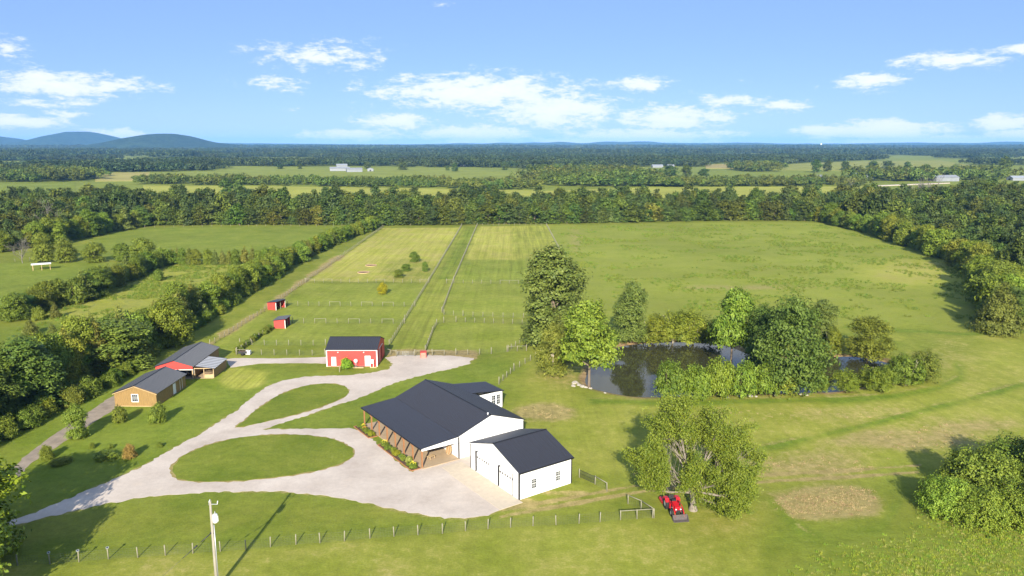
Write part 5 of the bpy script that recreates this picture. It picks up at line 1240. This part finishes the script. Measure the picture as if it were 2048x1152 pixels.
# hedge across the meadow and neighbours
MH = [(30,640,7.5),(95,618,6.5),(160,602,9),(215,578,7),(255,560,6.5),(300,540,7.5),(345,526,6)]
row(MH, .5, 1.5, 7, .95, ['round', 'bush', 'cedar', 'tall'], 'in the hedge behind the yellow meadow, {} from the frame edge', 'hedge behind the yellow meadow', 9, weights=[4, 2, 2, 1], colfun=vary)
row([(345,528,6),(460,529,6.2),(565,526,5.5)], .72, 1.0, 6.2, .75, ['cedar', 'cedar', 'round'], 'in the line between meadow and pasture, {} from the hedge', 'cedars between meadow and pasture', 10, colfun=vary)
row([(75,640,4),(130,632,3.8)], 1.0, 1.5, 4, .9, ['cedar', 'bush'], 'at the meadow corner, {} from the frame edge', 'young trees in the meadow', 11)
for a in [('bush', 318, 561, 24, 21, 'round young tree alone high in the yellow meadow'), ('bush', 356, 592, 28, 23, 'round young tree alone in the middle of the yellow meadow'), ('cedar', 148, 660, 26, 22, 'young cedar low in the meadow, nearest the scrub'), ('cedar', 182, 652, 22, 22, 'young cedar low in the meadow, beside the nearest one'), ('cedar', 62, 668, 30, 34, 'young cedar at the frame-side edge of the scrub'), ('cedar', 105, 672, 26, 22, 'slim young cedar in the scrub'),
          ('round', 88, 524, 56, 42, 'leafy tree by the white shelter, first of three'), ('round', 132, 524, 46, 42, 'leafy tree by the white shelter, second of three'), ('round', 190, 524, 38, 46, 'leafy tree by the white shelter, third of three'), ('round', 245, 522, 34, 36, 'tree behind the hedge at the pasture edge'), ('round', 285, 521, 44, 46, 'taller tree behind the hedge at the pasture edge')]:
    tpx(*a, group='scattered trees on the left fields', rng=rg)
bare(45, 526, 46, 'grey leafless tree beside the leafy trees in the pasture'); bare(100, 470, 60, 'grey leafless tree in the dark wood edge', 1); bare(1862, 412, 55, 'tall dead tree standing out of the wood', 0); bare(1838, 408, 48, 'smaller dead tree beside the tall dead one', 1); bare(1700, 405, 40, 'pale dead tree at the back of the wood', 1)
# belts of trees at the far edges of the fields (front rows; the woods behind follow)
row([(-150,512,10),(0,503,10),(110,488,10.5),(200,468,10),(285,452,9.5)], .62, 2, 10, .85, ['round', 'tall', 'cedar'], 'along the edge of the dark wood behind the pasture, {} from the frame edge', 'wood edge behind the pasture', 12, weights=[4, 2, 1], hv=.32, colfun=vary)
row([(285,450,10),(480,449,10),(690,449,9),(770,450,9.5)], .50, 2, 10, .98, ['far', 'farcedar', 'fartall'], 'in the tree belt behind the pasture, {} along from the dark wood', 'tree belt behind the fields', 13, weights=[5, 2, 1], hv=.32, colfun=vary)
row([(775,450,8.5),(950,448,9),(1110,447,9),(1300,443,9.5),(1480,440,9.5),(1640,441,9)], .50, 1.6, 9, 1.0, ['far', 'farcedar', 'fartall'], 'in the tree belt behind the hay fields, {} along from the hedgerow', 'tree belt behind the fields', 14, weights=[5, 2.2, 1], hv=.32, colfun=vary)
row([(1640,442,9),(1700,456,9),(1760,472,9.5),(1830,497,9.5),(1900,520,9),(1945,542,9),(1968,575,10),(1978,610,10),(1984,648,9)], .60, 2, 9, .85, ['round', 'bright', 'cedar', 'bush'], 'along the wood beside the big pasture, {} from the far corner', 'wood edge beside the big pasture', 15, weights=[5, 1.5, 1.5, 1], hv=.32, colfun=vary)
row([(1960,540,10),(2005,580,10),(2025,625,10),(2040,655,9)], .6, 2, 9, .9, ['round', 'bright', 'tall'], 'behind the wood edge beside the big pasture, {} from the far end', 'wood edge beside the big pasture', 16, colfun=vary)
for a in [('bigcedar', 1998, 664, 92, 100, 'wide olive cedar ending the wood at the pasture corner'), ('cedar', 1960, 648, 44, 36, 'small cedar against the wide olive one')]: tpx(*a, group='wood edge beside the big pasture', rng=rg, color=(.95, 1.0, .9))

# stones on the pond bank
rk = random.Random(31)
for k, (px, py, sz) in enumerate([(1150,766,1.0),(1158,770,.7),(1164,773,.9),(1172,775,.6),(1181,777,.5),(1147,772,.8),(1648,714,.9),(1641,715,.6),(1480,793,.6),(1500,792,.8),(1512,793,.5),(1455,795,.5),(1600,789,.6),(1612,790,.8),(1210,786,.4),(1550,790,.5)]):
    bm = bmesh.new(); bmesh.ops.create_icosphere(bm, subdivisions=2, radius=1)
    for v in bm.verts: v.co *= rk.uniform(.78, 1.15); v.co.z *= .6
    me = bpy.data.meshes.new('rock'); bm.to_mesh(me); bm.free(); me.materials.append(MT['stone'])
    x, y = G(px, py); o = link('rock', me, None, (x, y, .0), (0, 0, rk.uniform(0, 6)), (sz * .8, sz * .6, sz * .7))
    tag(o, f'pale rock on the pond bank, {ORD(k + 1)} round from the round bright tree', 'rock', 'rocks on the pond bank')
# flower bed planting
def planting():
    rng = random.Random(21)
    names = ['fern-green', 'grey-green', 'dark green', 'lime green', 'silvery', 'yellow-flowered', 'orange-flowered', 'mid green']
    spots = [(.8, 'yellow-flowered'), (1.9, 'dark green'), (3.0, 'silvery'), (4.1, 'mid green'), (5.3, 'grey-green'), (6.6, 'lime green'), (7.8, 'fern-green'), (9.2, 'mid green'), (10.6, 'yellow-flowered'), (15.6, 'lime green'), (16.7, 'mid green'), (17.9, 'orange-flowered'), (19.2, 'yellow-flowered'), (20.2, 'dark green')]
    cols = {'silvery': (1.8, 1.5, 3), 'grey-green': (1.0, 1.2, 1.8), 'dark green': (.8, .9, .9), 'lime green': (1.5, 1.3, .8)}
    k = 0
    for j, nme in spots:
        k += 1
        i = -.85 + rng.uniform(-.25, .25); x, y, z = porch_place(i, j)
        t = tree('bush', x, y, rng.uniform(.6, 1.15), rng.uniform(.85, 1.35), f'{nme} plant in the porch flower bed, {ORD(k)} from the garage end', 'plants in the porch flower beds', 'garden_plant', cols.get(nme), rng, 'plant')
        t.location.z = .08
        if 'flowered' in nme:
            m = MB()
            for _ in range(26):
                a = rng.uniform(0, 6.28); d = rng.uniform(0, 2.2); h = 4.6 - d * .5 + rng.uniform(-.3, .5); q = .22
                m.add([(d * math.cos(a) + q * c, d * math.sin(a) + q * s, h + e) for c, s, e in ((1, 0, 0), (0, 1, .05), (-1, 0, 0), (0, -1, .05), (0, 0, .28))], [(0, 1, 4), (1, 2, 4), (2, 3, 4), (3, 0, 4), (3, 2, 1, 0)])
            m.build('blossoms', MT['flower_yellow'] if 'yellow' in nme else MT['flower'], t)
planting()
k = 0
for a, b, n in (((474, 706), (512, 679), 9), ((512, 679), (548, 657), 5)):
    for i in range(n):
        f = i / n; k += 1
        tpx('bush', a[0] + (b[0] - a[0]) * f + rg.uniform(-3, 1), a[1] + (b[1] - a[1]) * f - 1, rg.uniform(8, 15), rg.uniform(10, 17), f'vine clump on the slanting fence, {ORD(k)} from the path end', 'vines on the slanting fence', rng=rg, name='vine_clump', cat='vine')

# --- woods as masses: geometry-node instances on scattered points
def scatter(name, pts, scales, objs_keys=None, meshes=None, label='', seed=0, rand=(.8, 1.25), flat=None):
    col = bpy.data.collections.new(name + '_kinds')
    for i, me in enumerate(meshes):
        o = bpy.data.objects.new(name + '_kind', me); col.objects.link(o)
    me = bpy.data.meshes.new(name); me.vertices.add(len(pts)); me.vertices.foreach_set('co', np.asarray(pts, np.float32).ravel())
    me.attributes.new('siz', 'FLOAT', 'POINT').data.foreach_set('value', np.asarray(scales, np.float32)); me.update()
    o = link(name, me); tag(o, label, None, None, 'stuff')
    ng = bpy.data.node_groups.new(name, 'GeometryNodeTree'); ng.interface.new_socket('Geometry', in_out='INPUT', socket_type='NodeSocketGeometry'); ng.interface.new_socket('Geometry', in_out='OUTPUT', socket_type='NodeSocketGeometry')
    N, L = ng.nodes.new, ng.links.new; gi, go = N('NodeGroupInput'), N('NodeGroupOutput')
    ci = N('GeometryNodeCollectionInfo'); ci.inputs['Collection'].default_value = col; ci.inputs['Separate Children'].default_value = True; ci.inputs['Reset Children'].default_value = True
    ip = N('GeometryNodeInstanceOnPoints'); ip.inputs['Pick Instance'].default_value = True
    ri = N('FunctionNodeRandomValue'); ri.data_type = 'INT'; ri.inputs[4].default_value = 0; ri.inputs[5].default_value = len(meshes) - 1; ri.inputs['Seed'].default_value = seed
    rr = N('FunctionNodeRandomValue'); rr.data_type = 'FLOAT_VECTOR'; rr.inputs[0].default_value = (0, 0, 0); rr.inputs[1].default_value = (0, 0, 6.28); rr.inputs['Seed'].default_value = seed + 1
    rs_ = N('FunctionNodeRandomValue'); rs_.data_type = 'FLOAT_VECTOR'; rs_.inputs[0].default_value = (rand[0],) * 3; rs_.inputs[1].default_value = (rand[1],) * 3; rs_.inputs['Seed'].default_value = seed + 2
    at = N('GeometryNodeInputNamedAttribute'); at.data_type = 'FLOAT'; at.inputs['Name'].default_value = 'siz'
    vm = N('ShaderNodeVectorMath'); vm.operation = 'SCALE'; L(rs_.outputs[0], vm.inputs[0]); L(at.outputs['Attribute'], vm.inputs['Scale'])
    L(gi.outputs[0], ip.inputs['Points']); L(ci.outputs[0], ip.inputs['Instance']); L(ri.outputs[2], ip.inputs['Instance Index']); L(rr.outputs[0], ip.inputs['Rotation'])
    if flat:
        v2 = N('ShaderNodeVectorMath'); v2.operation = 'MULTIPLY'; L(vm.outputs[0], v2.inputs[0]); v2.inputs[1].default_value = flat; L(v2.outputs[0], ip.inputs['Scale'])
    else: L(vm.outputs[0], ip.inputs['Scale'])
    L(ip.outputs[0], go.inputs[0]); md = o.modifiers.new('scatter', 'NODES'); md.node_group = ng
    return o
def fill(P, spacing, rs, jitter=.45):
    P = np.array(P); x0, y0 = P.min(0); x1, y1 = P.max(0); X, Y = np.meshgrid(np.arange(x0, x1, spacing), np.arange(y0, y1, spacing)); X, Y = X.ravel(), Y.ravel()
    X = X + rs.uniform(-jitter, jitter, X.shape) * spacing; Y = Y + rs.uniform(-jitter, jitter, Y.shape) * spacing
    k = sdist(X, Y, P) < 0; return X[k], Y[k]
rs = np.random.RandomState(5)
woods = [poly([(-250,500),(0,496),(110,480),(200,461),(285,446),(290,416),(120,408),(-250,408)]),
         poly([(285,446),(480,445),(690,445),(1110,443),(1300,439),(1480,436),(1640,437),(1640,414),(1300,418),(1000,416),(700,420),(290,416)]),
         poly([(1640,437),(1700,449),(1770,464),(1840,487),(1910,509),(1960,535),(1995,570),(2010,620),(2330,560),(2500,480),(2500,398),(2100,392),(1880,398),(1700,408),(1640,414)])]
fb = [m[0] for m in PROTO['far']] + [m[0] for m in PROTO['fartall']] + [PROTO['farcedar'][0][0]]
pts, sc = [], []
for P in woods:
    X, Y = fill(P, 6.6, rs); k = vnoise(X, Y, 22, 31) > .16; X, Y = X[k], Y[k]
    pts.append(np.stack([X, Y, np.zeros(len(X))], 1)); sc.append(rs.uniform(.6, 1.1, len(X)) * (0.75 + .55 * vnoise(X, Y, 25, 33)))
scatter('woodland', np.concatenate(pts), np.concatenate(sc), meshes=fb, label='dense mixed woodland filling the far side of the fields', seed=3)
# rough grass as real tufts
def tuft(seed, n, h, w, mat):
    r = np.random.RandomState(seed); m = MB()
    for i in range(n):
        a, d = r.uniform(0, 6.28), w * r.uniform(0, 1); x, y = d * math.cos(a), d * math.sin(a); b = r.uniform(0, 6.28); q = .035 * (1 + w); l = h * r.uniform(.6, 1.2); ln = r.uniform(.1, .5) * l
        m.add([(x - q * math.sin(b), y + q * math.cos(b), -.05), (x + q * math.sin(b), y - q * math.cos(b), -.05), (x + ln * math.cos(b) * .4, y + ln * math.sin(b) * .4, l * .6), (x + ln * math.cos(b), y + ln * math.sin(b), l)], [(0, 1, 2), (0, 2, 3)])
    me = m.mesh('tuft', mat); me.attributes.new('tint', 'FLOAT', 'POINT').data.foreach_set('value', np.repeat(r.rand(n), 4).astype(np.float32)); return me
MT['blade'] = leaf_mat('blade', (.22, .32, .028), (.38, .44, .06), .35, .03, .25); MT['weed'] = leaf_mat('weed', (.12, .18, .018), (.22, .28, .035), .35, .03, .25); MT['blade_dry'] = leaf_mat('blade_dry', (.30, .34, .06), (.48, .46, .14), .3, .02, .2)
X, Y = fill(poly([(1545,1152),(1650,1085),(1800,1060),(1850,1010),(2090,1000),(2120,1180),(1540,1180)]), .34, rs); dd = -sdist(X, Y, poly([(1545,1152),(1650,1085),(1800,1060),(1850,1010),(2090,1000),(2120,1180),(1540,1180)])); k = rs.rand(len(X)) < np.clip(dd / 5, 0, 1) * (.35 + .65 * vnoise(X, Y, 3, 51)); X, Y = X[k], Y[k]
scatter('tall_grass', np.stack([X, Y, np.zeros(len(X))], 1), np.full(len(X), 1.0), meshes=[tuft(1, 16, .2, .25, MT['blade']), tuft(2, 14, .24, .25, MT['blade']), tuft(3, 14, .2, .25, MT['blade_dry'])], label='tall unmown grass in the near right corner', seed=21, rand=(.7, 1.3))
X, Y = fill(MEADOW, 1.1, rs); k = (vnoise(X, Y, 7, 52) * .6 + vnoise(X, Y, 2.5, 53) * .4) > .48; X, Y = X[k], Y[k]; PM = np.stack([X, Y, np.zeros(len(X))], 1)
X, Y = fill(poly([(1110,455),(1300,450),(1640,449),(1750,478),(1850,513),(1925,540),(1950,575),(1945,640),(1690,645),(1500,636),(1180,600),(1130,510)]), 1.5, rs); k = (vnoise(X, Y, 9, 54) * .6 + vnoise(X, Y, 3, 55) * .4) > .58; X, Y = X[k], Y[k]; PB = np.stack([X, Y, np.zeros(len(X))], 1)
PP = np.concatenate([PM, PB]); print('weeds', len(PP))
scatter('weeds', PP, np.full(len(PP), 1.0), meshes=[tuft(4, 18, .5, .5, MT['weed']), tuft(5, 18, .4, .6, MT['weed']), tuft(6, 16, .5, .5, MT['weed'])], label='weeds and grass tussocks in the rough pastures', seed=22, rand=(.6, 1.5))
# straw-coloured clumps where the grass has dried off
MT['straw'] = leaf_mat('straw', (.30, .22, .10), (.52, .40, .21), .2, .02, .2)
pts = []
for P, sp, pr in ((DRYP, .45, .9), (poly([(1510,915),(1640,906),(1780,915),(1780,948),(1640,955),(1510,955)]), .8, .45), (poly([(1700,862),(1900,845),(1990,862),(1940,900),(1760,905)]), .9, .4), (poly([(1035,815),(1090,808),(1150,818),(1145,842),(1050,845)]), .7, .5), (poly([(1330,815),(1560,812),(1900,800),(1880,840),(1500,850),(1340,845)]), 1.3, .3)):
    X, Y = fill(P, sp, rs); dd = -sdist(X, Y, P); k = rs.rand(len(X)) < np.clip(dd / 3, 0, 1) * pr * (vnoise(X, Y, 4, 71) * .6 + vnoise(X, Y, 1.4, 72) * .9); pts.append(np.stack([X[k], Y[k], np.zeros(k.sum())], 1))
pts = np.concatenate(pts); scatter('straw', pts, np.full(len(pts), 1.0), meshes=[tuft(7, 14, .16, .3, MT['straw']), tuft(8, 14, .13, .34, MT['straw'])], label='dried straw-coloured grass clumps on the right lawn', seed=23, rand=(.6, 1.4))
# far groves: patches of canopy
def grove(seed, mat='leaf_far', card=2.6, cl=26):
    r = np.random.RandomState(seed); rr = random.Random(seed); C, Nn, S, T = [], [], [], []
    for i in range(22):
        x, y = rr.uniform(-26, 26), rr.uniform(-26, 26); h = rr.uniform(9, 15); w = rr.uniform(8, 12)
        lob = [(a + x, b + y, c, d, e, f) for a, b, c, d, e, f in lobes_round(rr, h, w, n=4)]
        c, n, s, t = lobe_leaves(r, lob, cl, 3, card, 1.4, core=.05); C.append(c); Nn.append(n); S.append(s); T.append(np.clip(t * .6 + rr.uniform(-.1, .5), 0, 1))
    return leaf_mesh('grove', np.concatenate(C), np.concatenate(Nn), np.concatenate(S), np.concatenate(T), MT[mat], r, .8)
groves = [grove(400 + i) for i in range(4)]; lines = [grove(420 + i, 'leaf_line', 2.0, 40) for i in range(3)]
def poly_far(pts): return poly(pts)
far = []
edge = [(-260,346),(180,346),(300,344),(430,341),(437,332),(560,334),(640,332),(770,333),(900,335),(1030,336),(1036,326),(1062,327),(1062,346),(1180,352),(1300,357),(1302,338),(1400,336),(1405,328),(1480,327),(1535,332),(1600,326),(1720,322),(1880,320),(1960,330),(2300,332)]
zones = [(edge[:4] + [(430, 316), (-260, 316)], 34, 1.0), ([(430,332),(560,334),(640,332),(770,333),(900,335),(1030,336),(1036,326),(1062,327),(1062,346),(1180,352),(1300,357),(1302,338),(1400,336),(1405,328),(1480,327),(1535,332),(1600,326),(1720,322),(1880,320),(1960,330),(2300,332),(2300,311),(430,311)], 38, 1.0),
         ([(-260,316),(430,316),(430,311),(2300,311),(2300,301),(-260,301)], 75, 1.6), ([(-300,301),(2350,301),(2350,296.2),(-300,296.2)], 150, 2.6)]
pts, sc = [], []
for P, sp, s in zones:
    X, Y = fill(poly(P), sp, rs); n = vnoise(X, Y, 260, 41) * .6 + vnoise(X, Y, 700, 42) * .4; k = n > (.36 if sp > 60 else .46); X, Y = X[k], Y[k]
    pts.append(np.stack([X, Y, np.zeros(len(X))], 1)); sc.append(np.full(len(X), s))
pts, sc = np.concatenate(pts), np.concatenate(sc); print('groves', len(pts))
scatter('forest', pts, sc, meshes=groves, label='far forest reaching to the horizon', seed=9, rand=(.85, 1.2))
pts, sc = [], []
strips = [(poly([(-260,364),(60,364),(186,363),(188,350),(-260,350)]), 30), (poly([(286,369),(560,371),(850,375),(1085,380),(1085,372),(850,368),(560,365),(286,363)]), 24),
          (poly([(1062,372),(1300,372),(1302,350),(1062,346)]), 34), (poly([(1470,343),(1540,343),(1540,334),(1480,334)]), 30), (poly([(1730,362),(1900,362),(2000,360),(2000,347),(1730,352)]), 32), (poly([(1240,373),(1480,372),(1725,370),(1725,366),(1480,367.5),(1240,369)]), 18)]
for P, sp in strips:
    X, Y = fill(P, sp, rs); pts.append(np.stack([X, Y, np.zeros(len(X))], 1)); sc.append(np.full(len(X), .62 if sp < 25 else .9))
pts, sc = np.concatenate(pts), np.concatenate(sc)
scatter('tree_lines', pts, sc, meshes=lines, label='tree lines between the distant fields', seed=19, rand=(.8, 1.25))
# single trees far out in the fields
k = 0
for px, py, h, w in [(805,340,17,20),(895,341,9,9),(910,343,16,14),(1340,352,20,30),(1372,353,22,22),(1408,352,14,24),(1632,345,24,20),(1655,343,22,18),(1690,341,18,18),(1745,343,20,22),(1775,336,14,24),(2010,345,30,24),(680,333,12,14),(735,338,14,14),(455,388,30,30),(480,388,38,30),(600,338,10,10),(1010,340,14,14),(1060,343,10,16),(1815,338,14,14),(1850,352,22,24),(560,338,9,12)]:
    k += 1; tpx('far', px, py, h, w, f'tree standing alone in the distant fields, {ORD(k)} of the lone ones', 'lone trees in the distant fields', rng=rg, color=(.75, .85, .9))

# ------------------------------------------------------------------ distant fields, farms, hills, air
def field(name, pts, z, **at):
    A = dict(dry=.25, lush=.2, hay=.3, stripe=0, rough=.1, soil=0); A.update(at)
    P = poly(pts); sheet(name, P, z, MT['grass'], 0, 1e6, attrs=A)
field('distant_field', [(190,363),(190,345),(300,345),(290,362)], .3, hay=1, dry=.65)
field('distant_field', [(292,346),(430,343),(432,331),(640,336),(900,336),(1062,346),(1082,352),(1085,372),(850,366),(560,363),(292,361)], .26, lush=.5, hay=.35)
field('distant_field', [(286,371),(560,373),(850,377),(1100,382),(1300,375),(1500,374),(1735,373),(1735,398),(1640,410),(1300,416),(1000,414),(700,418),(290,412)], .22, hay=.85, dry=.35)
field('distant_field', [(-260,366),(150,364),(150,385),(0,400),(-260,400)], .22, lush=.6, hay=.2)
field('distant_field', [(1304,338),(1470,344),(1640,346),(1740,353),(1740,364),(1480,366),(1304,368)], .25, lush=.5, hay=.2)
field('distant_field', [(1410,329),(1482,328),(1482,337),(1412,337)], .5, hay=1, dry=.9)
field('distant_field', [(1545,332),(1600,327),(1720,323),(1880,321),(1950,331),(1900,336),(1700,342),(1545,340)], .4, hay=.4, dry=.5)
field('distant_field', [(1985,369),(2000,357),(2300,350),(2300,372)], .4, lush=.6)
def farm_building(px, py, w, d, h, rz, label, roof='galv', wallm='pale_grey', rise=None):
    x, y = G(px, py); t = empty('farm_building', (x, y, 0), rz, label, 'building', 'farm buildings in the distance'); rise = rise or w * .18
    for yy in (0, d - .3): MB().prism([(0, 0), (w, 0), (w, h), (w / 2, h + rise), (0, h)], 1, yy, yy + .3).build('gable_wall', MT[wallm], t)
    for xx in (0, w - .3): BOX(xx + .002, xx + .298, .302, d - .302, 0, h - .1).build('wall', MT[wallm], t)
    for s in (0, 1):
        a = (-.5, h - .25) if s == 0 else (w + .5, h - .25); b = (w / 2, h + rise + .12)
        MB().prism([a, b, (b[0], b[1] + .15), (a[0], a[1] + .15)], 1, -.4, d + .4).build('roof', MT[roof], t)
    BOX(w * .35, w * .65, -.06, -.01, 0, h * .75).build('door', MT['plastic_dark'], t)
fb2 = [(660, 342, 12, 34, 5, -1.35, 'long white barn of the distant farmstead, farthest left'), (692, 344, 11, 26, 5, -1.2, 'wide white barn in the middle of the distant farmstead'), (735, 343, 10, 16, 4, .2, 'small low building at the end of the distant farmstead'), (672, 334, 10, 22, 4.5, -1.2, 'white house behind the distant farmstead barns'),
       (1705, 357, 12, 30, 5, -1.4, 'pale blue-grey barn in front of the distant copse'), (1856, 362, 14, 34, 5, -1.35, 'white barn half hidden by trees at the wood edge'), (1302, 335, 10, 22, 4, -1.4, 'small white house beyond the green field'), (1333, 334, 8, 14, 3.5, -1.4, 'tiny white shed beside the small white house'), (2012, 361, 12, 90, 4, -1.5, 'very long low white shed at the frame edge'), (1765, 340, 10, 20, 4, -1.3, 'grey shed among trees in the distant field'),
       (352, 326, 12, 20, 5, -1.3, 'white house with reddish roof in the far woods'), (914, 333, 12, 18, 5, -1.2, 'grey house among trees behind the green field'), (1618, 358, 8, 18, 4, -1.4, 'low white shed near the pale blue-grey barn')]
for a in fb2: farm_building(*a, roof='red_metal' if 'reddish' in a[6] else 'pale_grey' if 'white barn' in a[6] else 'galv')
def water_tower():
    x, y = 3300, 8100; t = empty('water_tower', (x, y, 0), 0, 'white water tower on the horizon', 'water tower')
    MB().lathe([(5, 0), (2.6, 6), (2.4, 38), (5, 42)], (0, 0, 0), 14).build('shaft', MT['white_paint'], t); MB().lathe([(5, 42.05), (9, 45), (10, 50), (8, 55), (0, 58)], (0, 0, 0), 16).build('tank', MT['white_paint'], t)
water_tower()
def far_road():
    P = poly([(1050,331),(1054,331),(1066,338),(1058,338)]); sheet('distant_road', P, .6, MT['gravel'], 0, 1e6)
    P = poly([(1740,372),(1900,366),(1900,367),(1740,373.4)]); sheet('distant_road', P, .6, MT['gravel'], 0, 1e6)
far_road()

def hill_mat():
    m, nt, N, L, p = nodes('forested_hill')
    g = N('ShaderNodeNewGeometry'); n = N('ShaderNodeTexNoise'); setin(n, Scale=.012, Detail=8.0, Roughness=.7); L(g.outputs['Position'], n.inputs['Vector'])
    r = N('ShaderNodeValToRGB'); L(n.outputs['Fac'], r.inputs[0]); e = r.color_ramp.elements; e[0].position = .35; e[0].color = (.012, .030, .014, 1); e[1].position = .7; e[1].color = (.045, .075, .026, 1)
    L(r.outputs[0], p.inputs['Base Color']); setin(p, Roughness=.9); p.inputs['Specular IOR Level'].default_value = .1
    b = N('ShaderNodeBump'); setin(b, Strength=1.0, Distance=30.0); L(n.outputs['Fac'], b.inputs['Height']); L(b.outputs[0], p.inputs['Normal'])
    return m
MT['hill'] = hill_mat()
def hills(name, D, depth, prof, x0, x1, nx=260, seed=1, rough=1.0):
    """ridge at distance D following skyline rows prof [(px, rows above the horizon)]"""
    px = np.linspace(x0, x1, nx); pr = np.array(prof); up = np.interp(px, pr[:, 0], pr[:, 1]); k = np.ones(7) / 7; up = np.convolve(np.pad(up, 3, 'edge'), k, 'valid')
    crest = np.maximum(2, CAM_H + up * D / FPX)
    ny = 14; vs = []
    for j in range(ny):
        t = j / (ny - 1); prof_z = math.sin(math.pi * t) ** .8 if 0 < t < 1 else 0
        Y = D + depth * (t - .5)
        X = (px - 1024) / FPX * D
        nz = (vnoise(X, np.full(nx, Y), 180, seed) - .5) * 22 * rough + (vnoise(X, np.full(nx, Y), 60, seed + 1) - .5) * 10 * rough
        z = crest * prof_z + nz * prof_z - (1 - prof_z) * 3
        vs += [(a, Y, b) for a, b in zip(X, z)]
    fs = [(j * nx + i, j * nx + i + 1, (j + 1) * nx + i + 1, (j + 1) * nx + i) for j in range(ny - 1) for i in range(nx - 1)]
    me = bpy.data.meshes.new(name); me.from_pydata(vs, [], fs); me.polygons.foreach_set('use_smooth', [True] * len(fs)); me.materials.append(MT['hill']); tag(link(name, me), kind='structure')
hills('wooded_hill', 6200, 1500, [(120,-9),(180,-6),(230,0),(265,8),(300,16),(330,20.5),(350,21),(372,18.5),(400,11),(430,4),(480,-1),(540,-5),(620,-9)], 120, 620, seed=3, rough=.35)
hills('wooded_hill', 9500, 2600, [(-260,6),(-100,13),(-30,19),(0,16),(30,8),(70,5),(110,6.5),(140,13),(163,21),(180,26),(198,22),(225,13),(250,5),(300,0),(360,-3),(420,-8)], -260, 420, seed=5, rough=.4)
hills('distant_hills', 13500, 2500, [(-400,3),(200,2),(450,3),(600,1.5),(760,0),(880,1),(930,3),(960,1),(1010,4.5),(1035,1.5),(1060,5),(1090,3),(1125,6.5),(1150,2),(1180,3),(1210,7),(1240,4),(1280,7),(1320,3),(1400,2.5),(1480,4),(1560,1.5),(1700,2),(1800,4),(1880,3),(1960,3),(1990,5.5),(2010,6),(2040,3),(2200,4),(2500,3)], -400, 2500, nx=500, seed=7, rough=.25)

def haze(density):
    m = bpy.data.materials.new('haze'); m.use_nodes = True; nt = m.node_tree; nt.nodes.remove(nt.nodes['Principled BSDF'])
    v = nt.nodes.new('ShaderNodeVolumePrincipled'); v.inputs['Color'].default_value = (.22, .52, 1.0, 1); v.inputs['Density'].default_value = density; v.inputs['Anisotropy'].default_value = -.15
    nt.links.new(v.outputs[0], nt.nodes['Material Output'].inputs['Volume'])
    tag(BOX(-26000, 26000, -1500, 24000, -5, 222).build('haze', m), 'thin blue summer haze over the whole valley', None, None, 'stuff')
haze(5.2e-5)
